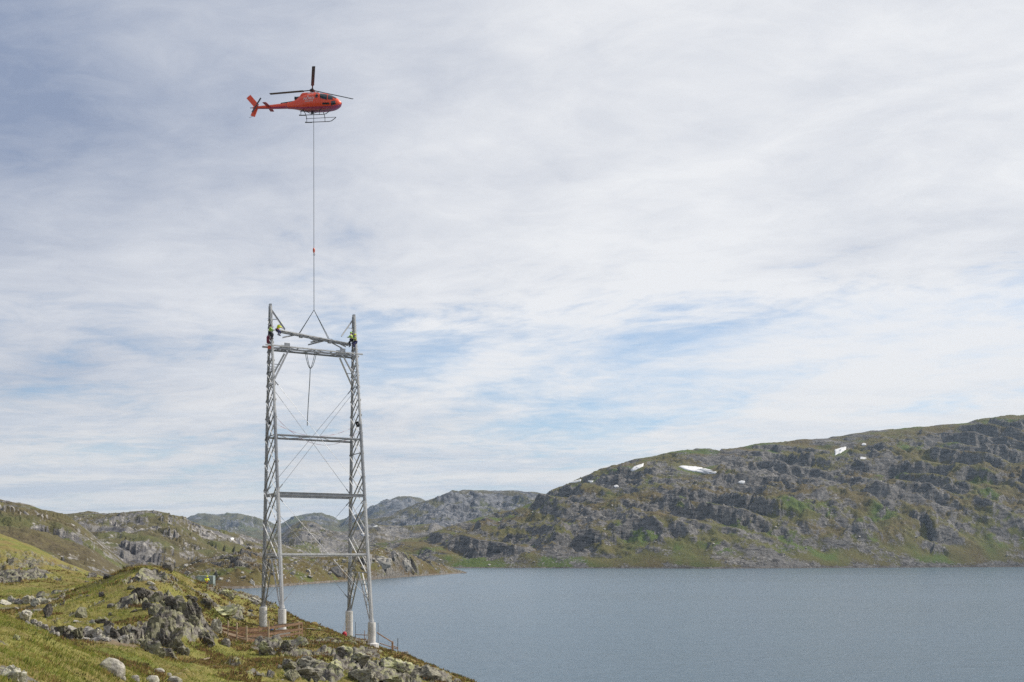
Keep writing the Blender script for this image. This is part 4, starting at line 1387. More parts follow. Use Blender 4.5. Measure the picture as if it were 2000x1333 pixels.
def fence(label, posts, rails, Yp, ground_drop=.5):
    p0 = W(*posts[0][:2], posts[0][3] if len(posts[0]) > 3 else Yp)
    f0 = W(posts[0][0], posts[0][1], Yp)
    f0.z = near_z(f0.x, f0.y)
    root = empty('timber_fence', f0, label=label, cat='fence')
    for (x, yt, yb, Y, m, w) in posts:
        a, b = W(x, yt, Y), W(x, yb, Y)
        b.z = min(b.z, near_z(b.x, b.y)) - ground_drop
        MB().bar(a, b, w, w, side=(1, 0, 0)).build('post', m, root, origin=f0)
    for (x0, y0, Y0, x1, y1, Y1, h) in rails:
        MB().bar(W(x0, y0, Y0), W(x1, y1, Y1), h, .04, side=(0, 0, 1)).build('rail', M_wood if (x0 * 7 + y0) % 3 else M_wood2, root, origin=f0)
    return root


FY = [(423.5, 1206, 1243, 107.5), (445.5, 1213, 1248, 107.0), (462.5, 1217, 1256, 106.6), (481.5, 1223, 1258, 106.4), (524.5, 1213, 1249, 107.6), (583.5, 1214, 1242, 109.5)]
rl = []
ys = {0: (1221, 1228, 1236), 1: (1225, 1232.5, 1241.5), 2: (1229, 1238, 1247), 3: (1233, 1243, 1253), 4: (1228, 1239.5, 1246.5), 5: (1218.5, 1230, 1237)}
for i in range(5):
    for r in range(3):
        ex = 1.2
        rl.append((FY[i][0] - ex, ys[i][r], FY[i][3] + .09, FY[i + 1][0] + ex + (7 if i == 4 else 0), ys[i + 1][r] - (1 if i == 4 else 0), FY[i + 1][3] + .09, .22))
fence('raw timber guard fence with three rails below the left tower columns', [(x, a, b, Y, M_post, .13) for x, a, b, Y in FY], rl, 107)
fence('second timber rail behind the guard fence around the left columns', [(470, 1224, 1240, 112, M_wood, .1), (505, 1224, 1240, 112.5, M_wood, .1), (537, 1216, 1238, 112.5, M_wood, .1), (590, 1216, 1234, 113, M_wood, .1)],
      [(464, 1227, 111.9, 506, 1229, 112.4, .2), (504, 1229, 112.4, 538, 1224, 112.4, .2), (536, 1222, 112.4, 592, 1217, 112.9, .2), (466, 1236, 111.9, 538, 1236, 112.4, .24), (536, 1233, 112.4, 592, 1229, 112.9, .2)], 112)
fence('thin guard rail beside the right tower columns above the lake', [(694.5, 1215, 1243, 122, M_wire, .05), (712, 1232, 1247, 120.5, M_wood, .06), (738.5, 1217, 1253, 121, M_wire, .05), (766.5, 1253, 1268, 119, M_wood, .2), (777, 1247, 1273, 118.5, M_wire, .07)],
      [(694, 1240, 121.9, 720, 1241, 120.2, .08), (736, 1236, 120.9, 768, 1256, 118.8, .12), (742, 1257, 120.9, 777.5, 1268.5, 118.4, .09), (697, 1248, 121.9, 722, 1251, 120, .10), (768, 1262, 118.9, 777.5, 1266, 118.4, .08)], 120)
# safety net on the right rail
# long pale planks along the ridge and odd boards by the footing
for (x0, y0, x1, y1, Y0, Y1, w, lab) in ((592, 1222, 668, 1240, 122, 124.5, .5, 'long pale plank walkway on the ridge between the columns'),
                                         (640, 1256, 690, 1263, 112, 113, .2, 'thin pale board lying in heather below the red bag'),
                                         (392, 1297, 408, 1286, 80, 82, .22, 'short grey board lying in the grass of the hollow')):
    a, b = W(x0, y0, Y0), W(x1, y1, Y1)
    mb = MB()
    n = 10
    for i in range(n):
        p, q = a.lerp(b, i / n), a.lerp(b, (i + 1) / n)
        for k in (p, q):
            k.z = near_z(k.x, k.y) + .13
        mb.bar(p, q, .05, w, side=(0, 0, 1))
    mb.build('plank', M_plank if w > .3 else M_wood2, None, origin=a, label=lab, cat='plank')
# loose timber inside the fence, counted singly
for i in range(14):
    x, Y = 470 + 60 * random.random(), 108.5 + 3.2 * random.random()
    p = W(x, 1240, Y); p.z = near_z(p.x, p.y) + .1 + .25 * random.random()
    a = random.uniform(-.5, .5)
    dv = Vector((math.cos(a), math.sin(a), random.uniform(-.12, .12))) * random.uniform(.5, 1.1)
    q0, q1 = p - dv, p + dv
    MB().bar(q0, q1, .05, .18, side=(0, 0, 1)).build('loose_board', M_wood if i % 2 else M_wood2, None, origin=p,
             label='loose timber offcut on the ground inside the guard fence', cat='board', group='timber offcuts inside the fence')
# red and blue gear
g = W(673, 1236, 123.2); g.z = near_z(g.x, g.y)
bag = empty('backpack', g, .3, label='red backpack leaning against the far right concrete column', cat='backpack')
MB().lathe((0, 0, 0), [(.16, 0), (.24, .1), (.25, .4), (.18, .58), (.06, .64)], 12).build('pack', M_red, bag, True)
MB().tube([(-.2, -.1, .5), (-.32, -.12, .35), (-.24, -.1, .12)], .03, 6).build('strap', M_dark, bag)
MB().box((0, -.24, .25), (.26, .1, .26)).build('pocket', M_red, bag)
g = W(530, 1222, 118.5); g.z = near_z(g.x, g.y)
drum = empty('blue_canister', g, label='blue plastic canister on the grass between the left columns', cat='canister')
MB().lathe((0, 0, 0), [(.20, 0), (.23, .05), (.23, .2), (.22, .22), (.23, .24), (.23, .4), (.17, .46)], 14).build('drum', M_blue, drum, True)
MB().lathe((.08, 0, .45), [(.05, 0), (.05, .06)], 8).build('cap', M_white, drum)
g = W(489, 1204, 128); g.z = near_z(g.x, g.y)
MB().lathe(g, [(.30, -.05), (.34, .08), (.22, .2), (.08, .24)], 10).build('tool_sack', M_black, None, True, origin=g, label='small dark sack lying on green slope left of the columns', cat='sack')

# ------------------------------------------------------------------ rocks


def rock_mesh(name, seed, flat=1.0, sub=3, cuts=14, rough=.05):
    r = np.random.RandomState(seed)
    bm = bmesh.new()
    n0 = {3: 17, 2: 13, 1: 9}[sub] if cuts > 6 or sub < 3 else 60
    for _ in range(n0):
        v = r.normal(size=3)
        v /= (np.abs(v) ** 3.2).sum() ** (1 / 3.2)               # a rounded block
        v *= r.uniform(.86, 1.0)
        bm.verts.new(v * np.array([1.05, .92, flat]))
    bmesh.ops.convex_hull(bm, input=bm.verts)
    loose = [v for v in bm.verts if not v.link_faces]
    bmesh.ops.delete(bm, geom=loose, context='VERTS')
    if sub > 1:
        bmesh.ops.subdivide_edges(bm, edges=bm.edges, cuts=(4 if sub == 3 else 2), use_grid_fill=True)
    bmesh.ops.triangulate(bm, faces=bm.faces)
    V = np.array([v.co for v in bm.verts])
    if sub > 1:
        N = np.array([v.normal for v in bm.verts])
        q = V * 1.5 + seed * 1.7
        hb, ed = blocks(q[:, 0] + .6 * q[:, 2], q[:, 1] * .8 - .7 * q[:, 2], .6)
        dsp = fbm(q[:, 0] * 1.5 + q[:, 2], q[:, 1] * 1.5 - q[:, 2] * .7, 4, .6) * rough * 2.4
        if cuts > 6:
            dsp = dsp + .17 * hb - .19 * (1 - sstep(0, .13, ed))
        V += V / (np.linalg.norm(V, axis=1, keepdims=True) + 1e-6) * dsp[:, None]
    for v, c in zip(bm.verts, V):
        v.co = c
    me = bpy.data.meshes.new(name)
    bm.to_mesh(me); bm.free()
    bpy_smooth = sub == 3 and cuts <= 6
    me.polygons.foreach_set('use_smooth', [bpy_smooth] * len(me.polygons))
    me.materials.append(M_rock)
    return me


def rock_mat(name, base=(.245, .225, .195), dark=(.07, .062, .054), pale=(.42, .39, .33), lichen=(.40, .40, .18), lich=.8):
    m, T = new_mat(name)
    oi = T.n('ShaderNodeObjectInfo')
    pos = T.n('ShaderNodeNewGeometry').outputs['Position']
    n1 = T.noise(pos, 1.1, 5, .6, .3)
    n2 = T.noise(pos, 4.5, 5, .7)
    n3 = T.noise(pos, 15, 3, .7)
    vein = T.noise(T.scale(pos, (1, 1, 3.5), rot=(.5, .4, 0)), 2.2, 5, .65, .6)
    c = T.mix(T.ss(vein, .36, .6), dark, base)
    c = T.mix(T.m('MULTIPLY', T.ss(n2, .5, .68), .8), c, pale)
    c = T.mix(T.m('MULTIPLY', T.ss(n3, .55, .7), .6), c, dark)
    lm = T.m('MULTIPLY', T.ss(T.m('ADD', n1, T.m('MULTIPLY', T.m('SUBTRACT', oi.outputs['Random'], .5), .22)), .48, .60), T.ss(n3, .36, .55))
    c = T.mix(T.m('MULTIPLY', lm, lich), c, lichen)
    tint = T.m('ADD', .78, T.m('MULTIPLY', oi.outputs['Random'], .42))
    c = T.n('ShaderNodeVectorMath', {0: c, 3: tint}, operation='SCALE').outputs[0]
    bp = T.n('ShaderNodeBump', {'Strength': .6, 'Distance': .10, 'Height': T.m('ADD', n2, T.m('MULTIPLY', n3, .5))})
    bs = T.n('ShaderNodeBsdfPrincipled', {'Base Color': c, 'Roughness': .92, 'Specular IOR Level': .2, 'Normal': bp})
    T.n('ShaderNodeOutputMaterial', {0: bs})
    return m


M_rock = rock_mat('lichened_granite')
M_rock_pale = rock_mat('pale_granite', (.42, .39, .34), (.20, .18, .16), (.55, .52, .46), lich=.3)
M_rock_mid = rock_mat('crag_rock', (.165, .15, .128), (.045, .039, .034), (.28, .255, .21), lich=.35)
M_rock_dark = rock_mat('dark_shaded_rock', (.15, .136, .118), (.045, .039, .034), (.27, .245, .21), lich=.3)  # dark rock; on the crags the shade of their faces is in the colour
M_rock_lit = rock_mat('sunlit_lichen_granite', (.37, .345, .27), (.085, .076, .06), (.52, .49, .39), (.46, .46, .21), .9)  # lichen rock, lightened in colour for slabs turned to the sun
BOULD = [rock_mesh('boulder', 100 + i, (.85, .7, .95, .62)[i % 4]) for i in range(8)]
SLAB = [rock_mesh('slab', 200 + i, .36, cuts=10) for i in range(4)]
ROUND = [rock_mesh('round_boulder', 300 + i, .7, cuts=5, rough=.02) for i in range(3)]
for m_ in ROUND:
    m_.polygons.foreach_set('use_smooth', [True] * len(m_.polygons))
SMALL = [rock_mesh('stone', 400 + i, (.8, .6)[i % 2], sub=2, cuts=8) for i in range(6)]


def rock(px, py, w, h, pool, label, group=None, mat=None, rz=None, tilt=(0, 0), name='boulder', sink=.28, depth=1.0):
    """w, h: how wide and tall it stands in the photo"""
    p = near_hit(px, py + h * .35)
    s = p.y / F
    me = pool if isinstance(pool, bpy.types.Mesh) else random.choice(pool)
    o = link(name, me, None, label=label, cat='rock' if label else None, group=group)
    zs = max(abs(v.co.z) for v in me.vertices) * 2 * (1 - sink)
    xs = 2.05
    o.scale = (w * s / xs, w * s / xs * depth, h * s / zs)
    o.rotation_euler = (tilt[0], tilt[1], random.uniform(-.5, .5) + (math.pi if random.random() > .5 else 0) if rz is None else rz)
    o.location = p + Vector((0, .25 * w * s, h * s * (.5 - sink)))
    if mat:
        o.material_slots[0].link = 'OBJECT'
        o.material_slots[0].material = mat
    return o


rock(285, 1122, 52, 34, BOULD[0], 'big angular boulder with yellow lichen on the grassy crest of the knoll', tilt=(.1, .25))
rock(326, 1108, 22, 17, ROUND[0], 'rounded grey boulder standing alone on the skyline of the knoll')
rock(46, 1204, 28, 26, BOULD[2], 'pale squarish boulder at the edge of the near grass slope by the pond', mat=M_rock_pale)
rock(30, 1193, 12, 6, SLAB[0], 'flat pale stone beside the squarish boulder at the pond edge', mat=M_rock_pale)
rock(213, 1303, 52, 27, ROUND[1], 'smooth pale boulder half sunk in grass at the foot of the near slope', mat=M_rock_pale, rz=.1, tilt=(0, .42), sink=.42)
rock(600, 1298, 50, 30, BOULD[1], 'big cracked lichen boulder in the broken rocks at lower centre', depth=.8, mat=M_rock_lit)
rock(607, 1324, 56, 26, BOULD[3], 'lower slab of broken rock under the cracked lichen boulder', mat=M_rock_lit)
rock(562, 1300, 30, 20, BOULD[4], 'dark weathered block left of the cracked lichen boulder', mat=M_rock_dark)
rock(570, 1324, 36, 22, BOULD[5], 'dark block at the bottom edge in deep shade below the fence', mat=M_rock_dark)
rock(522, 1270, 34, 34, BOULD[6], 'striped layered boulder below the timber guard fence', tilt=(.2, -.5))
rock(556, 1262, 26, 18, BOULD[7], 'grey block under the concrete footing of the near left column', mat=M_rock_dark)
rock(584, 1256, 34, 20, BOULD[1], 'pale grey block right of the near left column footing')
rock(672, 1276, 40, 20, BOULD[3], 'mottled ledge of pale lichen rock below the heather')
rock(700, 1290, 44, 24, BOULD[5], 'lichen crusted block in the middle of the lower rock ledge', mat=M_rock_lit)
rock(655, 1304, 36, 18, SLAB[1], 'long wedge of rock lying between the two lichen boulders', tilt=(0, .3))
rock(705, 1322, 60, 34, BOULD[2], 'large square lichen block at the bottom edge of the picture', mat=M_rock_lit)
rock(775, 1306, 84, 24, SLAB[2], 'broad sloping slab of lichen rock below the heather ridge', tilt=(0, .30), depth=.7, mat=M_rock_lit)
rock(760, 1327, 60, 26, BOULD[0], 'rugged grey rock below the broad sloping slab', depth=.7)
rock(830, 1322, 84, 26, SLAB[3], 'long grey slab falling to the lake at the lower right of the knoll', tilt=(0, .34), depth=.7, mat=M_rock_lit)
rock(790, 1272, 16, 8, SLAB[0], 'small tan rock on the ridge right of the thin guard rail', mat=M_rock_pale, tilt=(0, .4))
rock(432, 1196, 62, 18, SLAB[1], 'yellow topped slab behind the left end of the timber fence', tilt=(0, .18), depth=.8, mat=M_rock_lit)
rock(440, 1163, 44, 14, SLAB[2], 'lichen slab on the shoulder below the container', tilt=(0, .22), depth=.8, mat=M_rock_lit)
rock(492, 1177, 62, 12, SLAB[3], 'long pale bedrock slab sloping towards the far left column', mat=M_rock_pale, tilt=(0, .38), depth=.6)
rock(418, 1227, 30, 26, BOULD[4], 'pale grey rock touching the left end of the timber fence', mat=M_rock_pale)
rock(400, 1250, 40, 28, BOULD[6], 'dark knobbly rock left of the timber fence', mat=M_rock_dark)
rock(440, 1258, 20, 16, ROUND[2], 'small grey rock in the grass under the timber fence')


def crag(label, spec):
    """a broken rock face: one thing whose jointed blocks are its parts"""
    c = near_hit(spec[0][0], spec[0][1])
    root = empty('rock_crag', c, label=label, cat='crag')
    for (x, y, w, h, m_, ti) in spec:
        o = rock(x, y, w, h, BOULD, None, mat=m_, tilt=(random.uniform(-.15, .15), ti), name='rock_block', sink=.45, depth=.9)
        for k in ('category', 'label', 'group'):
            if k in o:
                del o[k]
        o.parent = root
        o.location = o.location - c
    return root


crag('dark broken crag of jointed blocks falling into the grassy hollow',
     [(305, 1225, 44, 37, M_rock_dark, .1), (322, 1205, 38, 32, M_rock_dark, -.2), (290, 1240, 33, 34, M_rock_dark, .2), (318, 1250, 40, 36, M_rock_dark, 0), (338, 1240, 29, 29, M_rock_mid, .3), (345, 1262, 33, 32, M_rock_dark, -.1),
      (300, 1268, 44, 30, M_rock_dark, .1), (325, 1278, 38, 21, M_rock_dark, 0), (286, 1262, 29, 25, M_rock_dark, .2), (330, 1222, 26, 25, M_rock_mid, .2), (300, 1195, 33, 24, M_rock_dark, .1), (358, 1275, 29, 20, M_rock_dark, .2), (310, 1188, 24, 17, M_rock_mid, -.2)])
crag('grey upper crag of split leaning blocks under the container shoulder',
     [(352, 1190, 31, 29, M_rock_mid, .35), (384, 1197, 33, 34, M_rock_mid, -.2), (332, 1184, 29, 21, M_rock_mid, .1), (366, 1186, 24, 30, M_rock_mid, .4), (344, 1172, 29, 14, M_rock_dark, .1), (370, 1172, 33, 13, M_rock_mid, .1), (398, 1182, 29, 20, M_rock_dark, -.1),
      (340, 1204, 22, 20, M_rock_dark, .2), (376, 1214, 22, 20, M_rock_dark, .1)])
crag('dark jointed crag along the upper left rim of the hollow',
     [(300, 1170, 33, 21, M_rock_dark, .1), (268, 1155, 31, 14, M_rock_dark, .2), (282, 1162, 24, 17, M_rock_mid, 0), (288, 1184, 26, 21, M_rock_dark, .2), (318, 1172, 24, 17, M_rock_mid, -.2), (272, 1172, 20, 14, M_rock_dark, .1), (255, 1150, 20, 9, M_rock_dark, .2)])
rock(292, 1140, 18, 9, SLAB[0], 'flat pale stone in grass under the big angular boulder', mat=M_rock_pale)
rock(298, 1150, 24, 9, SLAB[3], 'second flat stone in the grass above the crag')
rock(308, 1168, 20, 10, SLAB[2], 'pale slab lying at the edge of the crag top', mat=M_rock_pale)
rock(92, 1198, 22, 30, BOULD[5], 'dark heathery outcrop right of the pond', mat=M_rock_dark)
rock(156, 1200, 26, 24, BOULD[7], 'dark outcrop in the middle of the grass bank', mat=M_rock_dark)
rock(198, 1168, 14, 12, BOULD[4], 'small dark rock on the upper grass bank', mat=M_rock_dark)
rock(215, 1186, 16, 9, ROUND[0], 'grey stone sitting in open grass above the stone heap')
rock(30, 1248, 16, 12, SLAB[1], 'reddish flat stone on the near grass slope', tilt=(0, .4))
rock(22, 1322, 60, 30, SLAB[2], 'bare sloping slab at the lower left corner', tilt=(0, .5), depth=.8, mat=M_rock_pale)
rock(178, 1125, 20, 10, SLAB[1], 'rib of rock on the left flank of the crest')
rock(213, 1124, 30, 12, BOULD[0], 'jagged rock rib along the left side of the crest', mat=M_rock_dark)
rock(250, 1108, 24, 10, BOULD[2], 'low jagged rock at the top of the crest')
ORD = 'first second third fourth fifth sixth seventh eighth ninth tenth eleventh twelfth thirteenth fourteenth fifteenth sixteenth seventeenth eighteenth nineteenth twentieth'.split()
for k, (x, y, w, h) in enumerate(((8, 1177, 26, 18), (22, 1172, 18, 14), (36, 1177, 22, 12), (55, 1174, 26, 20), (68, 1178, 22, 16), (82, 1175, 20, 14), (92, 1177, 14, 10))):
    rock(x, y, w, h, BOULD, ORD[k] + ' pale rock from the picture edge along the far bank of the pond', 'pale rocks along the far bank of the pond', mat=M_rock_pale)
heap = [(118, 1232, 34, 22), (138, 1228, 22, 16), (145, 1243, 36, 22), (168, 1240, 30, 20), (186, 1237, 26, 20), (190, 1248, 28, 12), (212, 1234, 22, 20), (222, 1240, 20, 24),
        (236, 1238, 26, 22), (250, 1240, 20, 16), (150, 1216, 18, 7), (178, 1217, 16, 10), (196, 1214, 26, 12), (210, 1222, 20, 14), (164, 1250, 18, 10), (205, 1250, 20, 9),
        (86, 1228, 16, 12), (98, 1236, 18, 12), (108, 1242, 16, 10), (64, 1214, 16, 10), (76, 1220, 12, 8), (262, 1236, 18, 14), (240, 1252, 22, 8)]
upper = sorted(q for q in heap if q[1] < 1224 and q[0] > 120)
lower = sorted(q for q in heap if q not in upper)
for row, nm in ((upper, 'short upper row'), (lower, 'long lower row')):
    for k, (x, y, w, h) in enumerate(row):
        m_ = M_rock_dark if (x, y) in ((118, 1232), (145, 1243), (196, 1214), (210, 1222), (236, 1238), (222, 1240), (262, 1236)) else M_rock_pale
        rock(x, y, w, h, BOULD[:4] + SLAB[:1], ORD[k] + ' stone from the left in the ' + nm + ' of the stone heap', 'stones heaped across the grassy hollow', mat=m_)
for k, (x, y, w, h) in enumerate(((240, 1326, 12, 8), (262, 1329, 18, 14), (296, 1329, 26, 16), (308, 1312, 22, 10), (330, 1320, 12, 8), (338, 1331, 28, 14))):
    rock(x, y, w, h, ROUND + BOULD[:1], ORD[k] + ' pale stone from the left in the wet grass at the bottom edge', 'pale stones at the bottom of the hollow', mat=M_rock_pale)


def scatter(name, count, pick, pool, smin, smax, mat, kind='stuff', pale=.5):
    """many small loose stones joined in one mesh"""
    VV, FF, k = [], [], 0
    geo = []
    for me in pool:
        v = np.empty(len(me.vertices) * 3); me.vertices.foreach_get('co', v)
        f = np.array([p.vertices[:] for p in me.polygons])
        geo.append((v.reshape(-1, 3), f))
    for i in range(count):
        p = pick()
        if p is None:
            continue
        v, f = geo[rng.randint(len(geo))]
        a = rng.uniform(0, 6.28); s = smin * (smax / smin) ** (rng.rand() ** 2.2)
        R = np.array([[math.cos(a), -math.sin(a), 0], [math.sin(a), math.cos(a), 0], [0, 0, 1]])
        VV.append((v * s * np.array([1, 1, .85])) @ R.T + np.array(p) + np.array([0, 0, s * .15])); FF.append(f + k); k += len(v)
    me = mesh_np(name, np.concatenate(VV), np.concatenate(FF), False)
    return link(name, me, mat, kind=kind)


TINY = [rock_mesh('pebble', 500 + i, .75, sub=1, cuts=5, rough=.03) for i in range(5)]


def pick_near():
    px, l = rng.uniform(-60, 930), rng.uniform(math.log(45), math.log(200))
    j = int((px - gpx[0]) / (gpx[1] - gpx[0])); i = int((l - gl[0]) / (gl[1] - gl[0]))
    if fbm(np.array(NX[i, j] / 9 + 5), np.array(NY[i, j] / 9), 3) < .02 or pq[i, j] < 1.1:
        return None
    return NX[i, j], NY[i, j], NZ[i, j]


scatter('scattered_stones', 900, pick_near, SMALL[:4], .06, .40, M_rock)


def pick_hill(key, tlo, thi, thr, wl):
    px, P = HILLS[key]

    def f():
        i, j = rng.randint(int(P.shape[0] * tlo), int(P.shape[0] * thi)), rng.randint(P.shape[1])
        if fbm(np.array(P[i, j, 0] / wl), np.array(P[i, j, 1] / wl), 3) < thr:
            return None
        return tuple(P[i, j])
    return f


M_spitrock = rock_mat('spit_boulder', (.42, .39, .35), (.22, .2, .18), (.55, .52, .47), lich=.12)
scatter('spit_stones', 1500, pick_hill('spit', .02, .95, -.15, 40), TINY, .35, 1.1, M_spitrock)
scatter('hillside_stones', 3800, pick_hill('hill', .01, .95, -.1, 110), TINY, .5, 2.6, M_spitrock)
scatter('valley_stones', 1200, pick_hill('valley_hill', .2, .95, -.1, 110), TINY, .5, 2.0, M_spitrock)
hx, HP = HILLS['spit']
n_spit = 0
while n_spit < 90:
    i, j = rng.randint(8, int(HP.shape[0] * .84)), rng.randint(60, HP.shape[1] - 30)
    p = HP[i, j]
    if fbm(np.array(p[0] / 30), np.array(p[1] / 30), 3) < -.08:
        continue
    pxx = p[0] / p[1] * F + CX
    ww = 'left of the tower' if pxx < 505 else ('seen between the tower legs' if pxx < 725 else 'right of the tower')
    hh = 'low near the shore' if i < HP.shape[0] * .4 else 'high up the slope'
    o = link('spit_boulder', random.choice(SMALL), None, label='pale boulder on the stony spit, ' + hh + ' ' + ww, cat='rock', group='pale boulders ' + hh + ' of the spit ' + ww)
    o.material_slots[0].link = 'OBJECT'; o.material_slots[0].material = M_spitrock
    s = 1.1 + 1.5 * rng.rand() ** 2
    o.scale = (s, s, s * .9); o.rotation_euler = (0, 0, rng.uniform(0, 6))
    o.location = (p[0], p[1], p[2] + .3 * s)
    n_spit += 1
for (x, y, w, h, lab) in ((765, 1080, 24, 22, 'tallest craggy knob on the top of the low stony spit'), (745, 1094, 40, 26, 'pale cliff face on the spit right of the tower'),
                          (715, 1092, 34, 28, 'broken grey cliff on the spit behind the right tower leg'), (790, 1098, 30, 26, 'sloping grey rock face near the end of the spit'),
                          (655, 1115, 24, 22, 'grey rock face on the spit seen through the tower'), (492, 1138, 14, 12, 'large pale boulder on the shore of the spit left of the tower'),
                          (382, 1096, 30, 8, 'pale long rock on the left end of the spit')):
    p = hill_hit('spit', x, y + h * .4)
    s = p[1] / F
    o = link('crag', random.choice(BOULD), None, label=lab, cat='rock')
    o.material_slots[0].link = 'OBJECT'; o.material_slots[0].material = M_spitrock if 'pale' in lab else M_rock_dark
    if 'grey' in lab or 'craggy' in lab:
        o.material_slots[0].material = rock_mat('spit_crag', (.30, .28, .26), (.14, .13, .12), (.42, .39, .35), lich=.1)
    o.scale = (w * s / 2, w * s / 2 * .8, h * s / 1.25); o.rotation_euler = (.1, .2, rng.uniform(0, 6)); o.location = (p[0], p[1] + w * s * .2, p[2] + h * s * .15)

# ------------------------------------------------------------------ snow
M_snow = pmat('old_snow', (.78, .78, .78), .85, 0, .2, .08, .12, col2=(.60, .59, .57))
SNOWS = [('hill', 1362, 919, 72, 10, 'long white snow patch under the crest of the big hill'), ('hill', 1640, 881, 26, 14, 'square snow patch high on the right part of the big hill'),
         ('hill', 1246, 912, 24, 10, 'slanting snow patch near the left skyline of the big hill'), ('hill', 1124, 941, 26, 4, 'thin snow streak at the lowest left shoulder of the big hill'),
         ('hill', 1154, 941, 10, 3, 'tiny snow patch right of the thin streak on the hill shoulder'), ('hill', 1204, 951, 9, 4, 'small snow patch in a gully left of the long patch'),
         ('hill', 1448, 943, 13, 5, 'small snow patch lying low right of the long patch'), ('hill', 1687, 869, 8, 4, 'tiny snow patch above and right of the square one'),
         ('hill', 1685, 896, 12, 5, 'tiny slanting snow patch below and right of the square one'),
         ('valley_hill', 453, 1055, 7, 3, 'snow fleck on the dark valley hill left of the tower'), ('middle_hill', 490, 1050, 9, 3, 'snow fleck just left of the left tower leg'),
         ('middle_hill', 658, 1035, 11, 4, 'snow patch seen between the tower legs'), ('middle_hill', 733, 1030, 10, 3, 'snow fleck just right of the right tower leg'),
         ('middle_hill', 707, 1044, 9, 4, 'snow patch seen behind the right tower leg')]
SHAPES = {1362: [(1327, 912), (1342, 911), (1362, 913), (1381, 917), (1396, 922), (1399, 926), (1386, 926), (1366, 923), (1346, 920), (1333, 916)],
          1640: [(1630, 879), (1641, 876), (1653, 873), (1652, 879), (1641, 886), (1630, 890)],
          1246: [(1232, 919), (1239, 912), (1248, 909), (1257, 906), (1255, 912), (1245, 917), (1236, 922)],
          1124: [(1112, 944), (1123, 940), (1136, 937), (1134, 941), (1123, 944)]}
_smooth = {}
for (key, x, y, w, h, lab) in SNOWS:
    px_, P_ = HILLS[key]
    if key not in _smooth:
        Q = P_.copy()
        Q[..., 2] = blur(blur(P_[..., 2], 3, 0), 3, 1)
        _smooth[key] = Q
    Q = _smooth[key]
    poly = SHAPES.get(x) or [(x + w / 2 * math.cos(a) * (1 + .2 * math.sin(3 * a + x)), y + h / 2 * math.sin(a) + .15 * h * math.sin(2 * a + y)) for a in np.linspace(0, 2 * np.pi, 12, endpoint=False)]
    # finer outline with ragged edge
    out = []
    for (p, q) in zip(poly, poly[1:] + poly[:1]):
        for k in range(5):
            f = k / 5
            out.append((p[0] + (q[0] - p[0]) * f, p[1] + (q[1] - p[1]) * f))
    mx, my = sum(p[0] for p in out) / len(out), sum(p[1] for p in out) / len(out)

    def hit(ax, ay):
        j = min(max((ax - px_[0]) / (px_[1] - px_[0]), 0), len(px_) - 1.001)
        j0 = int(j)
        col = Q[:, j0] * (1 - j + j0) + Q[:, j0 + 1] * (j - j0)
        pj = CY + (H - col[:, 2]) / col[:, 1] * F
        i = max(int(np.argmax(pj <= ay)), 1)
        f = (pj[i - 1] - ay) / max(pj[i - 1] - pj[i], 1e-6)
        return col[i - 1] + (col[i] - col[i - 1]) * min(max(f, 0), 1)
    s_ = hit(mx, my)[1] / F
    up = np.array([0, -.42, .91]) * (1.1 if key == 'hill' else 2.0)
    n = len(out)
    vs, fs = [], []
    for r_, (q, lift) in enumerate(((.02, 1.12), (.35, 1.1), (.7, 1.05), (1.0, .95), (1.03, -3.0))):
        for k, (ax, ay) in enumerate(out):
            rg = 1 + .30 * q * float(fbm(np.array(ax / 3.0), np.array(ay / 2.0 + q), 3))
            vs.append(hit(mx + (ax - mx) * q * rg, my + (ay - my) * q * rg) + up * lift)
    for r_ in range(4):
        fs += [(r_ * n + k, r_ * n + (k + 1) % n, (r_ + 1) * n + (k + 1) % n, (r_ + 1) * n + k) for k in range(n)]
    fs.append(tuple(range(n)))
    MB().add(vs, fs).build('snow_patch', M_snow, None, True, origin=hit(mx, my), label=lab, cat='snow patch', group='old snow patches on the hills')

# ------------------------------------------------------------------ grass and heather


def tuft_mat(name, trans=.25):
    m, T = new_mat(name)
    c = T.n('ShaderNodeVertexColor', layer_name='col').outputs[0]
    a = T.n('ShaderNodeBsdfDiffuse', {0: c, 1: .6})
    b = T.n('ShaderNodeBsdfTranslucent', {0: c})
    T.n('ShaderNodeOutputMaterial', {0: T.n('ShaderNodeMixShader', {0: trans, 1: a, 2: b})})
    return m


def pick_ground(n, px0, px1, y0, y1):
    px = rng.uniform(px0, px1, n); l = rng.uniform(math.log(y0), math.log(y1), n)
    j = ((px - gpx[0]) / (gpx[1] - gpx[0])); i = ((l - gl[0]) / (gl[1] - gl[0]))
    j0 = np.clip(j.astype(int), 0, NC - 2); i0 = np.clip(i.astype(int), 0, NR - 2)
    a, b = (i - i0)[:, None], (j - j0)[:, None]
    P = (PN[i0, j0] * (1 - a) + PN[i0 + 1, j0] * a) * (1 - b) + (PN[i0, j0 + 1] * (1 - a) + PN[i0 + 1, j0 + 1] * a) * b
    return P, i0, j0


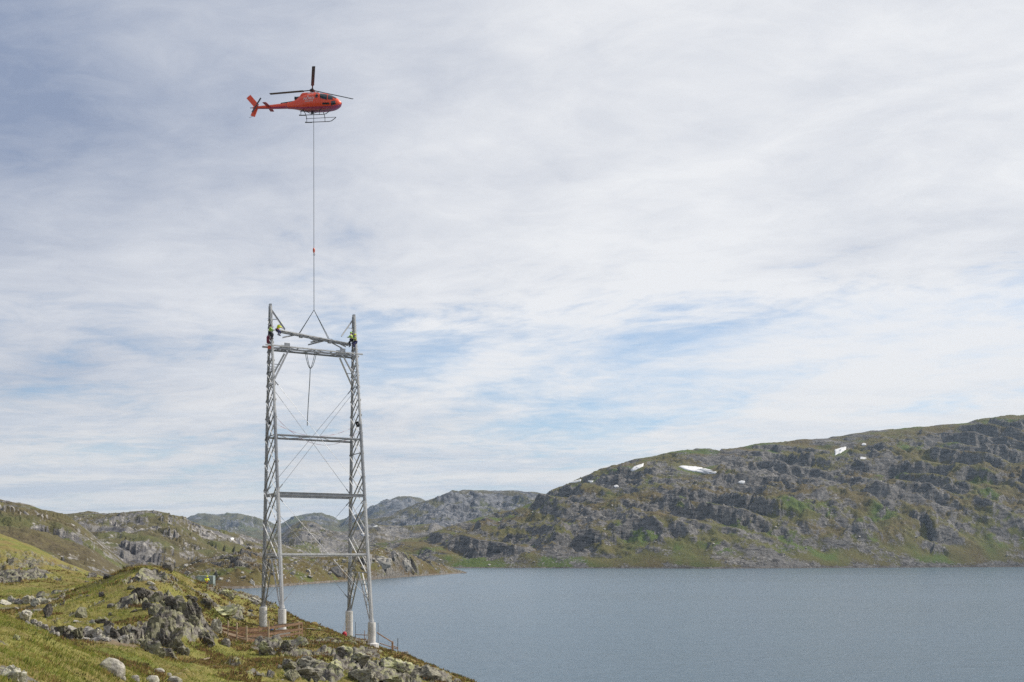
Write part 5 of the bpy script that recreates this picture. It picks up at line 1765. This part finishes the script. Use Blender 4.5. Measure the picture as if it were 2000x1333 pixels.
def tufts(name, n, blades, hlo, hhi, wid, spread, y0, y1, cols, mat, keep, px=(-320, 1000), lean=.5):
    P, i0, j0 = pick_ground(n, px[0], px[1], y0, y1)
    ok = keep(P, i0, j0)
    P = P[ok]
    n = len(P)
    t = fbm(P[:, 0] / 5.0, P[:, 1] / 5.0, 4, .6) * 1.6 + rng.normal(0, .28, n)
    t2 = fbm(P[:, 0] / 2.0 + 9, P[:, 1] / 2.0, 3)
    idx = np.clip(((t + .9) / 1.8 * len(cols)).astype(int), 0, len(cols) - 1)
    C = np.array(cols)[idx] * rng.uniform(.75, 1.25, (n, 1))
    B = np.repeat(P, blades, 0)
    C = np.repeat(C, blades, 0)
    m = len(B)
    sc = np.clip(B[:, 1] / 60.0, .55, 1.6)                     # far tufts stand for whole tussocks
    hsel = np.repeat(np.clip(.9 + .7 * t2, .45, 1.6), blades)
    a = rng.uniform(0, 2 * np.pi, m); rr = spread * sc * np.sqrt(rng.rand(m))
    B = B + np.stack([rr * np.cos(a), rr * np.sin(a), np.full(m, -.04)], -1)
    h = rng.uniform(hlo, hhi, m) * hsel * (.6 + .4 * sc)
    w = wid * sc * rng.uniform(.7, 1.3, m)
    d = rng.uniform(0, 2 * np.pi, m)
    side = np.stack([np.cos(d), np.sin(d), np.zeros(m)], -1) * w[:, None]
    la = a + rng.normal(0, .5, m)
    tip = B + np.stack([np.cos(la) * h * lean + .08 * h, np.sin(la) * h * lean, h], -1)
    V = np.stack([B - side, B + side, tip], 1).reshape(-1, 3)
    Fc = np.arange(m * 3).reshape(-1, 3)
    me = mesh_np(name, V, Fc, False)
    at = me.attributes.new('col', 'FLOAT_COLOR', 'POINT')
    cc = np.ones((m * 3, 4)); cc[:, :3] = np.repeat(C, 3, 0)
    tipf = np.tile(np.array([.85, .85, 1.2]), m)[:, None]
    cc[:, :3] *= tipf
    at.data.foreach_set('color', cc.astype(np.float32).ravel())
    return link(name, me, mat, kind='stuff')


M_grass = tuft_mat('meadow_grass')
M_heath = tuft_mat('heather_leaves', .1)
STRAW, OLIVE, GREEN, BROWN, RED = (.50, .42, .16), (.37, .335, .09), (.22, .28, .05), (.31, .21, .09), (.27, .16, .09)


def keep_grass(P, i, j):
    return (nrock[i, j] < .45) & (npeat[i, j] < .55) & (pq[i, j] > 1.05) & (P[:, 2] > .3)


def keep_heath(P, i, j):
    f = fbm(P[:, 0] / 8 + 70, P[:, 1] / 8, 4)
    ridge = (P[:, 1] > 85) & ((P[:, 0] / P[:, 1] * F + CX) > 380)
    return (nrock[i, j] < .62) & (npeat[i, j] < .5) & (pq[i, j] > 1.1) & (P[:, 2] > .3) & ((f > .12) | (ridge & (f > -.22)))


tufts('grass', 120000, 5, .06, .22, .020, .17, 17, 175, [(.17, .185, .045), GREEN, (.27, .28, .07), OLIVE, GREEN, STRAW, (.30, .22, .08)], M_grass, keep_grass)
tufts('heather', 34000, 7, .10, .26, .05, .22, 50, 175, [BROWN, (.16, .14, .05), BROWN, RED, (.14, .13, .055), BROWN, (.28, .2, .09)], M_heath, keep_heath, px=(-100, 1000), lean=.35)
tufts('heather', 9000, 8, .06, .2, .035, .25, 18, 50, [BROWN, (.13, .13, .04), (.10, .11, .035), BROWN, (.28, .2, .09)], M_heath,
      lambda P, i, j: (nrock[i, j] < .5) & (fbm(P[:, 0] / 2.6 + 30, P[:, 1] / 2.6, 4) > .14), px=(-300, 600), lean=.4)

# ------------------------------------------------------------------ air
hm = bpy.data.materials.new('haze_air')
hm.use_nodes = True
TH = NT(hm.node_tree)
vol = TH.n('ShaderNodeVolumePrincipled', {'Color': (.56, .77, 1.0, 1), 'Density': 4.4e-5, 'Anisotropy': .25})
TH.n('ShaderNodeOutputMaterial', {'Volume': vol})
hz0, hz1 = (-4200, -80, -6), (6200, 9000, 460)
hv = [(x, y, z) for z in (hz0[2], hz1[2]) for y in (hz0[1], hz1[1]) for x in (hz0[0], hz1[0])]
link('haze', mesh_np('haze', np.array(hv, float), np.array([[0, 2, 3, 1], [4, 5, 7, 6], [0, 1, 5, 4], [2, 6, 7, 3], [0, 4, 6, 2], [1, 3, 7, 5]]), False),
     hm, kind='stuff')
